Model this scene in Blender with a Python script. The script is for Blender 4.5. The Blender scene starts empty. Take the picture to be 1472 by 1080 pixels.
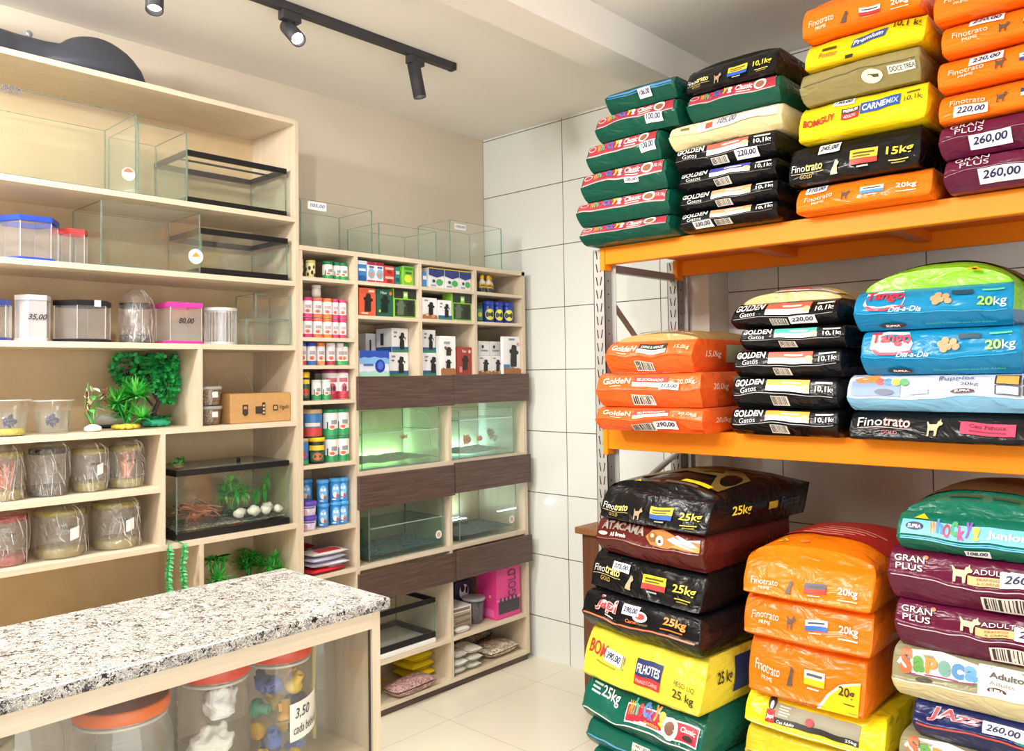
import bpy, bmesh, math, random
from mathutils import Vector, Matrix, noise
from math import pi, sin, cos, sqrt
SC = bpy.context.scene
COL = SC.collection
random.seed(7)
# ------------------------------------------------------------------ materials
MATS = {}
def lin(h):
    h = h.lstrip('#'); o = []
    for i in (0, 2, 4):
        c = int(h[i:i+2], 16)/255.0
        o.append(c/12.92 if c <= .04045 else ((c+.055)/1.055)**2.4)
    return (o[0], o[1], o[2], 1.0)
def new_mat(name):
    m = bpy.data.materials.new(name); m.use_nodes = True
    nt = m.node_tree; nt.nodes.clear()
    out = nt.nodes.new('ShaderNodeOutputMaterial')
    return m, nt, nt.nodes, nt.links, out
def node(nt, t, **kw):
    n = nt.nodes.new(t)
    for k, v in kw.items():
        if k in n.inputs: n.inputs[k].default_value = v
        else: setattr(n, k, v)
    return n
def M(hexc, rough=.45, spec=.5, metal=0.0):
    """plain coloured paint, print or moulded plastic"""
    k = ('M', hexc, rough, spec, metal)
    if k in MATS: return MATS[k]
    m, nt, N, L, out = new_mat('paint_' + hexc.strip('#'))
    b = node(nt, 'ShaderNodeBsdfPrincipled')
    b.inputs['Base Color'].default_value = lin(hexc)
    b.inputs['Roughness'].default_value = rough
    b.inputs['Specular IOR Level'].default_value = spec
    b.inputs['Metallic'].default_value = metal
    nz = node(nt, 'ShaderNodeTexNoise'); nz.inputs['Scale'].default_value = 60
    mr = node(nt, 'ShaderNodeMapRange'); mr.inputs['To Min'].default_value = rough*.9; mr.inputs['To Max'].default_value = min(1, rough*1.1)
    L.new(nz.outputs['Fac'], mr.inputs['Value']); L.new(mr.outputs['Result'], b.inputs['Roughness'])
    L.new(b.outputs[0], out.inputs[0])
    MATS[k] = m; return m
def FILM(hexc, rough=.24, bump=.5):
    """sack film: coloured plastic with small crinkles"""
    k = ('F', hexc, rough, bump)
    if k in MATS: return MATS[k]
    m, nt, N, L, out = new_mat('sack_film_' + hexc.strip('#'))
    b = node(nt, 'ShaderNodeBsdfPrincipled')
    b.inputs['Base Color'].default_value = lin(hexc)
    b.inputs['Roughness'].default_value = rough; b.inputs['Specular IOR Level'].default_value = .3
    tc = node(nt, 'ShaderNodeTexCoord')
    mp = node(nt, 'ShaderNodeMapping'); mp.inputs['Scale'].default_value = (7, 7, 12)
    L.new(tc.outputs['Object'], mp.inputs['Vector'])
    n1 = node(nt, 'ShaderNodeTexNoise'); n1.inputs['Scale'].default_value = 1.6; n1.inputs['Detail'].default_value = 3; n1.inputs['Distortion'].default_value = 1.2
    L.new(mp.outputs[0], n1.inputs['Vector'])
    bp = node(nt, 'ShaderNodeBump'); bp.inputs['Strength'].default_value = bump; bp.inputs['Distance'].default_value = .02
    L.new(n1.outputs['Fac'], bp.inputs['Height'])
    L.new(bp.outputs[0], b.inputs['Normal'])
    L.new(b.outputs[0], out.inputs[0])
    MATS[k] = m; return m
def EMIT(hexc, s):
    k = ('E', hexc, s)
    if k in MATS: return MATS[k]
    m, nt, N, L, out = new_mat('lamp_glow')
    e = node(nt, 'ShaderNodeEmission'); e.inputs[0].default_value = lin(hexc); e.inputs[1].default_value = s
    L.new(e.outputs[0], out.inputs[0]); MATS[k] = m; return m
def CLEAR(hexc, body=.08, gloss=.05, edge=.6, rough=.04, bump=0.0, bscale=30):
    """thin clear sheet: mostly see-through, reflecting at grazing angles; body = share of milky diffuse"""
    k = ('C', hexc, body, gloss, edge, rough, bump, bscale)
    if k in MATS: return MATS[k]
    m, nt, N, L, out = new_mat('clear_sheet_' + hexc.strip('#'))
    tr = node(nt, 'ShaderNodeBsdfTransparent'); tr.inputs[0].default_value = lin(hexc)
    df = node(nt, 'ShaderNodeBsdfDiffuse'); df.inputs[0].default_value = lin(hexc)
    gl = node(nt, 'ShaderNodeBsdfGlossy'); gl.inputs['Roughness'].default_value = rough; gl.inputs[0].default_value = (1, 1, 1, 1)
    lw = node(nt, 'ShaderNodeLayerWeight'); lw.inputs['Blend'].default_value = .5
    pw = node(nt, 'ShaderNodeMath', operation='POWER'); pw.inputs[1].default_value = 3.5
    L.new(lw.outputs['Facing'], pw.inputs[0])
    ml = node(nt, 'ShaderNodeMath', operation='MULTIPLY_ADD'); ml.inputs[1].default_value = edge; ml.inputs[2].default_value = gloss
    L.new(pw.outputs[0], ml.inputs[0])
    a = node(nt, 'ShaderNodeMixShader'); a.inputs[0].default_value = body
    L.new(tr.outputs[0], a.inputs[1]); L.new(df.outputs[0], a.inputs[2])
    c = node(nt, 'ShaderNodeMixShader')
    L.new(ml.outputs[0], c.inputs[0]); L.new(a.outputs[0], c.inputs[1]); L.new(gl.outputs[0], c.inputs[2])
    if bump:
        nz = node(nt, 'ShaderNodeTexNoise'); nz.inputs['Scale'].default_value = bscale; nz.inputs['Detail'].default_value = 3; nz.inputs['Distortion'].default_value = 1.5
        tc = node(nt, 'ShaderNodeTexCoord'); L.new(tc.outputs['Object'], nz.inputs['Vector'])
        bp = node(nt, 'ShaderNodeBump'); bp.inputs['Strength'].default_value = bump; bp.inputs['Distance'].default_value = .02
        L.new(nz.outputs['Fac'], bp.inputs['Height']); L.new(bp.outputs[0], gl.inputs['Normal']); L.new(bp.outputs[0], lw.inputs['Normal'])
    L.new(c.outputs[0], out.inputs[0]); MATS[k] = m; return m
def grain(name, c1, c2, scale, rough=.5, bands=3.0):
    if name in MATS: return MATS[name]
    m, nt, N, L, out = new_mat(name)
    tc = node(nt, 'ShaderNodeTexCoord'); mp = node(nt, 'ShaderNodeMapping'); mp.inputs['Scale'].default_value = scale
    L.new(tc.outputs['Object'], mp.inputs['Vector'])
    n1 = node(nt, 'ShaderNodeTexNoise'); n1.inputs['Scale'].default_value = bands; n1.inputs['Detail'].default_value = 5; n1.inputs['Roughness'].default_value = .65
    L.new(mp.outputs[0], n1.inputs['Vector'])
    cr = node(nt, 'ShaderNodeValToRGB'); cr.color_ramp.elements[0].position = .3; cr.color_ramp.elements[1].position = .72
    cr.color_ramp.elements[0].color = lin(c1); cr.color_ramp.elements[1].color = lin(c2)
    L.new(n1.outputs['Fac'], cr.inputs[0])
    b = node(nt, 'ShaderNodeBsdfPrincipled'); b.inputs['Roughness'].default_value = rough
    L.new(cr.outputs[0], b.inputs['Base Color']); L.new(b.outputs[0], out.inputs[0])
    MATS[name] = m; return m
WOOD_H = grain('pale_maple_board', '#d2c0a6', '#dfd0b8', (14, 1.2, 40), .5)
WOOD_V = grain('pale_maple_upright', '#cbb99f', '#dacab2', (14, 30, 1.2), .5)
WALNUT = grain('dark_walnut_board', '#3d2c27', '#6a5147', (20, 1.3, 26), .45, 4)
BROWN = grain('brown_wood_box', '#54301d', '#6f4328', (20, 20, 1.5), .45)
BACKP = grain('tan_back_panel', '#c6ab83', '#cfb58e', (3, 3, 3), .6)
def speckle():
    m, nt, N, L, out = new_mat('grey_granite')
    tc = node(nt, 'ShaderNodeTexCoord')
    def vor(s, stops):
        v = node(nt, 'ShaderNodeTexVoronoi'); v.inputs['Scale'].default_value = s; v.inputs['Randomness'].default_value = 1
        n2 = node(nt, 'ShaderNodeTexNoise'); n2.inputs['Scale'].default_value = s*.8; n2.inputs['Detail'].default_value = 2
        L.new(tc.outputs['Object'], n2.inputs['Vector'])
        mx = node(nt, 'ShaderNodeMixRGB'); mx.inputs[0].default_value = .06
        L.new(tc.outputs['Object'], mx.inputs[1]); L.new(n2.outputs['Color'], mx.inputs[2]); L.new(mx.outputs[0], v.inputs['Vector'])
        sp = node(nt, 'ShaderNodeSeparateColor'); L.new(v.outputs['Color'], sp.inputs[0])
        cr = node(nt, 'ShaderNodeValToRGB'); cr.color_ramp.interpolation = 'CONSTANT'
        e = cr.color_ramp.elements; e[0].position = 0; e[0].color = lin(stops[0][1])
        e[1].position = stops[1][0]; e[1].color = lin(stops[1][1])
        for p, c in stops[2:]:
            q = e.new(p); q.color = lin(c)
        L.new(sp.outputs[0], cr.inputs[0]); return cr
    a = vor(105, [(0, '#161617'), (.1, '#4a4744'), (.17, '#a09b95'), (.4, '#c4bfb8'), (.75, '#d8d3cc')])
    c = vor(210, [(0, '#121213'), (.13, '#56524e'), (.22, '#a8a39d'), (.4, '#dcd7d0')])
    mx = node(nt, 'ShaderNodeMixRGB'); mx.blend_type = 'DARKEN'; mx.inputs[0].default_value = 1
    L.new(a.outputs[0], mx.inputs[1]); L.new(c.outputs[0], mx.inputs[2])
    b = node(nt, 'ShaderNodeBsdfPrincipled'); b.inputs['Roughness'].default_value = .3
    L.new(mx.outputs[0], b.inputs['Base Color']); L.new(b.outputs[0], out.inputs[0])
    return m
GRANITE = speckle()
def tiles(name, c, grout, ax, pitch, origin, gw, rough, vary=.03):
    """glazed tiles: grout lines where the coordinate on each of two axes meets a multiple of the pitch"""
    m, nt, N, L, out = new_mat(name)
    g = node(nt, 'ShaderNodeNewGeometry'); sp = node(nt, 'ShaderNodeSeparateXYZ'); L.new(g.outputs['Position'], sp.inputs[0])
    masks = []
    for k in (0, 1):
        s = node(nt, 'ShaderNodeMath', operation='SUBTRACT'); s.inputs[1].default_value = origin[k]; L.new(sp.outputs[ax[k]], s.inputs[0])
        w = node(nt, 'ShaderNodeMath', operation='PINGPONG'); w.inputs[1].default_value = pitch[k]/2; L.new(s.outputs[0], w.inputs[0])
        lt = node(nt, 'ShaderNodeMath', operation='LESS_THAN'); lt.inputs[1].default_value = gw/2; L.new(w.outputs[0], lt.inputs[0]); masks.append(lt)
    mxm = node(nt, 'ShaderNodeMath', operation='MAXIMUM'); L.new(masks[0].outputs[0], mxm.inputs[0]); L.new(masks[1].outputs[0], mxm.inputs[1])
    nz = node(nt, 'ShaderNodeTexNoise'); nz.inputs['Scale'].default_value = 1.7; nz.inputs['Detail'].default_value = 2; L.new(g.outputs['Position'], nz.inputs['Vector'])
    hs = node(nt, 'ShaderNodeMixRGB'); hs.blend_type = 'MULTIPLY'; hs.inputs[0].default_value = vary; hs.inputs[1].default_value = lin(c); L.new(nz.outputs['Color'], hs.inputs[2])
    mx = node(nt, 'ShaderNodeMixRGB'); mx.inputs[2].default_value = lin(grout); L.new(mxm.outputs[0], mx.inputs[0]); L.new(hs.outputs[0], mx.inputs[1])
    b = node(nt, 'ShaderNodeBsdfPrincipled'); L.new(mx.outputs[0], b.inputs['Base Color'])
    rr = node(nt, 'ShaderNodeMath', operation='MULTIPLY_ADD'); rr.inputs[1].default_value = .5; rr.inputs[2].default_value = rough; L.new(mxm.outputs[0], rr.inputs[0]); L.new(rr.outputs[0], b.inputs['Roughness'])
    bp = node(nt, 'ShaderNodeBump'); bp.invert = True; bp.inputs['Strength'].default_value = .5; bp.inputs['Distance'].default_value = .002
    L.new(mxm.outputs[0], bp.inputs['Height']); L.new(bp.outputs[0], b.inputs['Normal'])
    L.new(b.outputs[0], out.inputs[0]); return m
def plaster(name, c, rough=.8):
    m, nt, N, L, out = new_mat(name)
    b = node(nt, 'ShaderNodeBsdfPrincipled'); b.inputs['Base Color'].default_value = lin(c); b.inputs['Roughness'].default_value = rough
    g = node(nt, 'ShaderNodeNewGeometry')
    nz = node(nt, 'ShaderNodeTexNoise'); nz.inputs['Scale'].default_value = 3; nz.inputs['Detail'].default_value = 4; L.new(g.outputs['Position'], nz.inputs['Vector'])
    bp = node(nt, 'ShaderNodeBump'); bp.inputs['Strength'].default_value = .08; bp.inputs['Distance'].default_value = .02
    L.new(nz.outputs['Fac'], bp.inputs['Height']); L.new(bp.outputs[0], b.inputs['Normal']); L.new(b.outputs[0], out.inputs[0]); return m
def gravel_mat(name, cols, scale=160):
    m, nt, N, L, out = new_mat(name)
    tc = node(nt, 'ShaderNodeTexCoord')
    v = node(nt, 'ShaderNodeTexVoronoi'); v.inputs['Scale'].default_value = scale; L.new(tc.outputs['Object'], v.inputs['Vector'])
    sp = node(nt, 'ShaderNodeSeparateColor'); L.new(v.outputs['Color'], sp.inputs[0])
    cr = node(nt, 'ShaderNodeValToRGB'); cr.color_ramp.interpolation = 'CONSTANT'; e = cr.color_ramp.elements
    e[0].color = lin(cols[0]); e[1].position = 1/len(cols); e[1].color = lin(cols[1])
    for i, c in enumerate(cols[2:]):
        q = e.new((i+2)/len(cols)); q.color = lin(c)
    L.new(sp.outputs[0], cr.inputs[0])
    b = node(nt, 'ShaderNodeBsdfPrincipled'); b.inputs['Roughness'].default_value = .6
    L.new(cr.outputs[0], b.inputs['Base Color'])
    bp = node(nt, 'ShaderNodeBump'); bp.invert = True; bp.inputs['Strength'].default_value = .8; bp.inputs['Distance'].default_value = .006
    L.new(v.outputs['Distance'], bp.inputs['Height']); L.new(bp.outputs[0], b.inputs['Normal'])
    L.new(b.outputs[0], out.inputs[0]); return m
GLASS = CLEAR('#fdfffe', .012, .03, .42, .03)
GLASS_EDGE = CLEAR('#b4cbc1', .28, .08, .35, .08)
ACRYL = CLEAR('#fefefe', .06, .05, .5, .06)
WRAP = CLEAR('#ffffff', .05, .13, .6, .13, 1.0, 34)
PETCL = CLEAR('#fefefd', .04, .05, .5, .07)
WATER = CLEAR('#d9f3e6', .10, .03, .3, .05)
BLACK = M('#141416', .35)
# ------------------------------------------------------------------ mesh builder
class MB:
    def __init__(s): s.v = []; s.f = []; s.m = []; s.mats = []; s.smooth = []
    def mi(s, mat):
        if mat not in s.mats: s.mats.append(mat)
        return s.mats.index(mat)
    def face(s, idx, mat, sm=False): s.f.append(tuple(idx)); s.m.append(s.mi(mat)); s.smooth.append(sm)
    def add(s, verts, faces, mat, sm=False):
        o = len(s.v); s.v += [tuple(p) for p in verts]
        for f in faces: s.face([i+o for i in f], mat, sm)
    def box(s, x0, x1, y0, y1, z0, z1, mat, bev=0.0):
        if x1 < x0: x0, x1 = x1, x0
        if y1 < y0: y0, y1 = y1, y0
        if bev <= 0:
            v = [(x0,y0,z0),(x1,y0,z0),(x1,y1,z0),(x0,y1,z0),(x0,y0,z1),(x1,y0,z1),(x1,y1,z1),(x0,y1,z1)]
            s.add(v, [(0,3,2,1),(4,5,6,7),(0,1,5,4),(1,2,6,5),(2,3,7,6),(3,0,4,7)], mat)
        else:
            bm = bmesh.new(); bmesh.ops.create_cube(bm, size=1)
            for q in bm.verts: q.co = Vector((x0+(q.co.x+.5)*(x1-x0), y0+(q.co.y+.5)*(y1-y0), z0+(q.co.z+.5)*(z1-z0)))
            bmesh.ops.bevel(bm, geom=list(bm.edges), offset=bev, segments=2, profile=.5, affect='EDGES')
            s.bm(bm, mat)
    def bm(s, bm, mat, sm=False, mtx=None):
        bm.verts.index_update()
        s.add([(mtx @ q.co) if mtx else q.co for q in bm.verts], [[q.index for q in f.verts] for f in bm.faces], mat, sm); bm.free()
    def lathe(s, prof, mats, n=24, c=(0,0,0), sm=True, caps=True, sx=1, sy=1, wob=None):
        """prof [(r,z)]; mats one material or one per segment"""
        o = len(s.v)
        for k, (r, z) in enumerate(prof):
            for i in range(n):
                a = 2*pi*i/n
                rr = r*(1+(wob(a, z) if wob else 0))
                s.v.append((c[0]+rr*cos(a)*sx, c[1]+rr*sin(a)*sy, c[2]+z))
        for k in range(len(prof)-1):
            mt = mats[k] if isinstance(mats, (list, tuple)) else mats
            for i in range(n):
                j = (i+1) % n
                s.face((o+k*n+i, o+k*n+j, o+(k+1)*n+j, o+(k+1)*n+i), mt, sm)
        if caps:
            m0 = mats[0] if isinstance(mats, (list, tuple)) else mats
            m1 = mats[-1] if isinstance(mats, (list, tuple)) else mats
            if prof[0][0] > 1e-5: s.face([o+i for i in reversed(range(n))], m0)
            if prof[-1][0] > 1e-5: s.face([o+(len(prof)-1)*n+i for i in range(n)], m1)
    def prism(s, pts, z0, z1, mat, cap=True):
        """vertical prism over plan polygon pts"""
        n = len(pts); o = len(s.v)
        s.v += [(x, y, z0) for x, y in pts] + [(x, y, z1) for x, y in pts]
        for i in range(n):
            j = (i+1) % n; s.face((o+i, o+j, o+n+j, o+n+i), mat)
        if cap:
            s.face([o+i for i in reversed(range(n))], mat); s.face([o+n+i for i in range(n)], mat)
    def tube(s, pts, r, mat, n=8, taper=1.0):
        pts = [Vector(p) for p in pts]; o = len(s.v); L = len(pts)
        for k, p in enumerate(pts):
            t = (pts[min(k+1, L-1)]-pts[max(k-1, 0)]).normalized()
            up = Vector((0, 0, 1)) if abs(t.z) < .9 else Vector((1, 0, 0))
            a = t.cross(up).normalized(); b = t.cross(a)
            rr = r*(1+(taper-1)*k/max(1, L-1))
            for i in range(n):
                w = 2*pi*i/n; s.v.append(tuple(p+a*cos(w)*rr+b*sin(w)*rr))
        for k in range(L-1):
            for i in range(n):
                j = (i+1) % n; s.face((o+k*n+i, o+k*n+j, o+(k+1)*n+j, o+(k+1)*n+i), mat, True)
        s.face([o+i for i in range(n)], mat); s.face([o+(L-1)*n+i for i in reversed(range(n))], mat)
    def ball(s, c, r, mat, n=12, m=8, sx=1, sy=1, sz=1, wob=0, seed=0):
        o = len(s.v)
        for k in range(m+1):
            ph = -pi/2+pi*k/m
            for i in range(n):
                a = 2*pi*i/n; d = Vector((cos(ph)*cos(a), cos(ph)*sin(a), sin(ph)))
                q = r*(1+(wob*noise.noise(d*1.6+Vector((seed, seed*2, 0))) if wob else 0))
                s.v.append((c[0]+d.x*q*sx, c[1]+d.y*q*sy, c[2]+d.z*q*sz))
        for k in range(m):
            for i in range(n):
                j = (i+1) % n; s.face((o+k*n+i, o+k*n+j, o+(k+1)*n+j, o+(k+1)*n+i), mat, True)
    def leaf(s, p, d, w, mat, up=Vector((0, 0, 1)), bend=.25, seg=3, tip=.05):
        """a tapering blade from p along d"""
        p = Vector(p); d = Vector(d); side = d.cross(up)
        if side.length < 1e-6: side = Vector((1, 0, 0))
        side.normalize(); o = len(s.v); L = d.length
        for k in range(seg+1):
            t = k/seg; q = p+d*t-Vector((0, 0, 1))*L*bend*t*t
            ww = w*(tip+(1-tip)*sin(pi*min(.97, t*.75+.25)))
            s.v.append(tuple(q-side*ww/2)); s.v.append(tuple(q+side*ww/2))
        for k in range(seg): s.face((o+2*k, o+2*k+1, o+2*k+3, o+2*k+2), mat)
    def build(s, name, parent=None, loc=None, rot=None, sharp=None):
        me = bpy.data.meshes.new(name); me.from_pydata(s.v, [], s.f)
        for m in s.mats: me.materials.append(m)
        me.polygons.foreach_set('material_index', s.m); me.polygons.foreach_set('use_smooth', s.smooth)
        me.update()
        if sharp: me.set_sharp_from_angle(angle=math.radians(sharp))
        o = bpy.data.objects.new(name, me); COL.objects.link(o)
        if parent: o.parent = parent
        if loc: o.location = loc
        if rot: o.rotation_euler = rot
        return o
def tag(o, label, cat, group=None, kind=None):
    if label: o['label'] = label
    if cat: o['category'] = cat
    if group: o['group'] = group
    if kind: o['kind'] = kind
    return o
def thing(name, label, cat, loc=(0,0,0), rz=0, group=None, rot=None):
    o = bpy.data.objects.new(name, None); o.empty_display_size = .05; COL.objects.link(o)
    o.location = loc; o.rotation_euler = rot if rot else (0, 0, rz)
    return tag(o, label, cat, group)
# ------------------------------------------------------------------ lettering
GLY = {}
def glyphs(txt, bold=0.0, shear=0.0):
    k = (txt, bold, shear)
    if k in GLY: return GLY[k]
    cu = bpy.data.curves.new('lettering', 'FONT'); cu.body = txt; cu.size = 1; cu.resolution_u = 3; cu.offset = bold; cu.shear = shear; cu.fill_mode = 'FRONT'
    ob = bpy.data.objects.new('lettering', cu)
    me = bpy.data.meshes.new_from_object(ob)
    vs = [(v.co.x, v.co.y) for v in me.vertices]; fs = [tuple(p.vertices) for p in me.polygons]
    bpy.data.objects.remove(ob); bpy.data.curves.remove(cu); bpy.data.meshes.remove(me)
    if vs:
        x0 = min(v[0] for v in vs); x1 = max(v[0] for v in vs); y0 = min(v[1] for v in vs); y1 = max(v[1] for v in vs)
        vs = [((a-x0)/max(1e-6, x1-x0), (b-y0)/max(1e-6, y1-y0)) for a, b in vs]
    # refine long triangles so the print follows a curved surface
    GLY[k] = (vs, fs); return GLY[k]
SITDOG = [(.0,.0),(.62,.0),(.7,.06),(.6,.1),(.62,.32),(.6,.55),(.72,.62),(.78,.74),(.66,.82),(.6,.95),(.52,.86),(.44,.97),(.38,.8),(.3,.6),(.16,.4),(.06,.22)]
STANDDOG = [(.08,.0),(.2,.0),(.22,.32),(.5,.3),(.52,.0),(.64,.0),(.68,.4),(.76,.55),(.92,.6),(.98,.7),(.86,.8),(.84,.98),(.76,.84),(.68,.84),(.6,.66),(.2,.66),(.06,.86),(.02,.8),(.1,.56)]
TRI = [(0, 0), (1, 0), (.5, 1)]
class Print:
    """puts flat artwork on a surface given by S(u,v,lift) -> point; u,v in 0..1"""
    def __init__(s, mb, S): s.mb = mb; s.S = S; s.lift = .0024; s.flip = False
    def up(s): s.lift += .00035
    def rect(s, u0, u1, v0, v1, mat, nu=None, nv=None, skew=0.0):
        nu = nu or max(1, int(abs(u1-u0)*24)); nv = nv or max(1, int(abs(v1-v0)*8)); o = len(s.mb.v)
        for j in range(nv+1):
            for i in range(nu+1):
                v = v0+(v1-v0)*j/nv; s.mb.v.append(tuple(s.S(u0+(u1-u0)*i/nu+skew*(j/nv), v, s.lift)))
        for j in range(nv):
            for i in range(nu):
                a = o+j*(nu+1)+i; s.mb.face((a, a+1, a+nu+2, a+nu+1), mat, True)
        s.up()
    def text(s, t, u0, u1, v0, v1, mat, bold=0.0, shear=0.0, tilt=0.0):
        vs, fs = glyphs(t, bold, shear); o = len(s.mb.v)
        for a, b in vs: s.mb.v.append(tuple(s.S(u0+(u1-u0)*a, v0+(v1-v0)*b+tilt*a, s.lift+.0015)))
        for f in fs: s.mb.face([i+o for i in f], mat)
        s.lift += .0001
    def poly(s, pts, u0, u1, v0, v1, mat):
        o = len(s.mb.v)
        for a, b in pts: s.mb.v.append(tuple(s.S(u0+(u1-u0)*a, v0+(v1-v0)*b, s.lift+.0004)))
        s.mb.face([o+i for i in range(len(pts))], mat); s.up()
    def ell(s, uc, vc, ru, rv, mat, n=20):
        o = len(s.mb.v); s.mb.v.append(tuple(s.S(uc, vc, s.lift+.0004)))
        for i in range(n): s.mb.v.append(tuple(s.S(uc+ru*cos(2*pi*i/n), vc+rv*sin(2*pi*i/n), s.lift+.0004)))
        for i in range(n): s.mb.face((o, o+1+i, o+1+(i+1) % n), mat)
        s.up()
    def bars(s, u0, u1, v0, v1):
        s.rect(u0, u1, v0, v1, M('#d8d2c8')); r = random.Random(int(u0*1e4)+int(v0*1e4)); u = u0+.06*(u1-u0); e = u1-.06*(u1-u0)
        while u < e:
            w = r.choice((.02, .03, .05, .07))*(u1-u0); s.rect(u, min(e, u+w), v0+.1*(v1-v0), v1-.08*(v1-v0), M('#26221f'), 1, 2); s.lift -= .00035; u += w+r.choice((.025, .04, .06))*(u1-u0)
        s.up()

# ------------------------------------------------------------------ sacks of pet food
WHITE = '#f2efea'
class Sack:
    def __init__(s, W, D, H, ridge=.5, dome=.006, seed=0, slope=.03, inset=.03, amp=.005, sharp=False):
        s.W, s.D, s.H, s.ridge, s.dome, s.seed, s.slope, s.inset, s.amp, s.sharp = W, D, H, ridge, dome, seed, slope, inset, amp, sharp
    def prof(s, v):
        vr = s.ridge
        if v < vr: return s.inset*(1-v/vr)**1.4
        t = (v-vr)/(1-vr)
        return .007*min(1, t/.06)+s.slope*t**1.7+(.02*max(0, (t-.8)/.2)**2)
    def half(s, v):
        b = sin(pi*min(1, max(0, v)))**.5
        return (s.W/2-.012)*(.955+.045*b)
    def wave(s, x, v):
        return s.H*.12*(noise.noise(Vector((x*7, s.seed*3.1, 1.7)))+.5*noise.noise(Vector((x*17, s.seed*1.3, 4.1))))*sin(pi*min(1, max(0, v)))
    def fr(s, x, v):
        w = s.half(v); k = max(0.0, 1-(x/w)**2)
        e = min(1, max(0, (w-.02-abs(x))/.05)); e = e*e*(3-2*e)
        d = s.amp*e*(1.2*noise.noise(Vector((x*7, v*s.H*18, s.seed*5.3)))+.75*abs(noise.noise(Vector((x*16+v*s.H*14, v*s.H*26-x*5, s.seed*2.1)))))
        return s.prof(v)-.010*k**.8+d
    def S(s, u, v, lift=0):
        x = (u-.5)*s.W; w = s.half(v)-.012
        x = max(-w, min(w, x))
        return Vector((x, s.fr(x, v)-lift-.0012, v*s.H+s.wave(x, v)))
    def side(s, t, v, lift=0):
        """right long side: t 0 front .. 1 back"""
        w = s.half(v); y = s.prof(v)*.6+.02+t*(s.D-.06)
        d = .6*s.amp*noise.noise(Vector((y*7, v*s.H*18, s.seed*4.7)))
        return Vector((w+.012*sin(pi*t)*sin(pi*min(1, v))+d+lift, y, v*s.H+s.wave(s.W/2, v)))
    def htop(s, x, y):
        if s.dome <= .01: return 0.0
        X = min(1, abs(x)/s.half(1)); Y = min(1, abs(y/(s.D/2)-1))
        k = (1-X**2.6)**.75*(1-Y**3.2)**.75
        return s.dome*k+k*.9*s.amp*(noise.noise(Vector((x*8, y*8, s.seed+7)))+.5*noise.noise(Vector((x*19, y*15, s.seed+3))))
    def top(s, u, v, lift=0):
        x = (u-.5)*s.W*.96; y = .045+v*(s.D-.08)
        return Vector((x, y, s.H+s.htop(x, y)+lift+.0015))
    def mesh(s, main, low=None, top=None, side=None):
        mb = MB(); low = low or main; top = top or main; side = side or main
        vr = s.ridge; lv = [0, vr*.2, vr*.4, vr*.6, vr*.8, vr*.92, vr-.012, vr, vr+.02] + [vr+.02+(1-vr-.02)*k/12 for k in range(1, 13)]
        lv = sorted(set(lv)); nf, ns, nb, nc = 44, 12, 8, 3
        rings = []
        for v in lv:
            w = s.half(v); p = s.prof(v); r = .006; R = []
            for i in range(nf+1):
                x = -w+r+(2*w-2*r)*i/nf; R.append(Vector((x, s.fr(x, v), v*s.H+s.wave(x, v))))
            yc = R[-1].y
            for i in range(1, nc):
                a = pi/2*i/nc; R.append(Vector((w-r+r*sin(a), yc+r*(1-cos(a)), v*s.H+s.wave(w, v))))
            for i in range(ns+1):
                q = s.side(i/ns, v); R.append(q)
            yb = s.D-s.prof(v)*.7
            for i in range(nb+1):
                x = (w-.05)*(1-2*i/nb); R.append(Vector((x, yb+.01*sin(pi*i/nb), v*s.H)))
            for i in range(ns, -1, -1):
                q = s.side(i/ns, v); R.append(Vector((-q.x, q.y, v*s.H+s.wave(-s.W/2, v))))
            yc = s.fr(-w+r, v)
            for i in range(nc-1, 0, -1):
                a = pi/2*i/nc; R.append(Vector((-w+r-r*sin(a), yc+r*(1-cos(a)), v*s.H+s.wave(-w, v))))
            rings.append(R)
        n = len(rings[0]); c0 = Vector((0, s.D/2, s.H))
        for sc in (.985, .96, .92, .86, .78, .68, .56, .42, .27, .12):
            R = []
            for q in rings[len(lv)-1]:
                d = Vector((q.x*sc, c0.y+(q.y-c0.y)*sc, 0))
                h = s.htop(d.x, d.y) if s.dome > .01 else -.002*(1-sc)
                R.append(Vector((d.x, d.y, s.H+h)))
            rings.append(R)
        for R in rings: mb.v += [tuple(q) for q in R]
        for k in range(len(rings)-1):
            for i in range(n):
                j = (i+1) % n
                if k >= len(lv)-1: mt = top
                elif lv[k] < vr-.001: mt = low
                elif nf+nc-1 <= i <= nf+nc+ns: mt = side
                else: mt = main
                mb.face((k*n+i, k*n+j, (k+1)*n+j, (k+1)*n+i), mt, True)
        mb.face([(len(rings)-1)*n+i for i in range(n)], top)
        mb.face([i for i in reversed(range(n))], low)
        return mb
def hand(p, txt, u0, u1, v0, v1, tilt=0.0, col='#1d1c50'):
    """a white sticker with a hand-written price"""
    p.lift = .0055; n0 = len(p.mb.v)
    p.rect(u0, u1, v0, v1, M('#f4f2f0', .6), 8, 3)
    p.text(txt, u0+(u1-u0)*.08, u1-(u1-u0)*.08, v0+(v1-v0)*.2, v1-(v1-v0)*.16, M(col, .6), .022, .25)
def dogpic(p, u0, u1, v0, v1, col, pts=SITDOG): p.poly(pts, u0, u1, v0, v1, M(col))
def lines(p, u0, u1, v0, v1, n, col):
    for i in range(n):
        a = v1-(v1-v0)*(i+.15)/n; p.rect(u0, u1-(u1-u0)*(.15*(i % 2)), a-(v1-v0)/n*.5, a, M(col), 2, 1)
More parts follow.
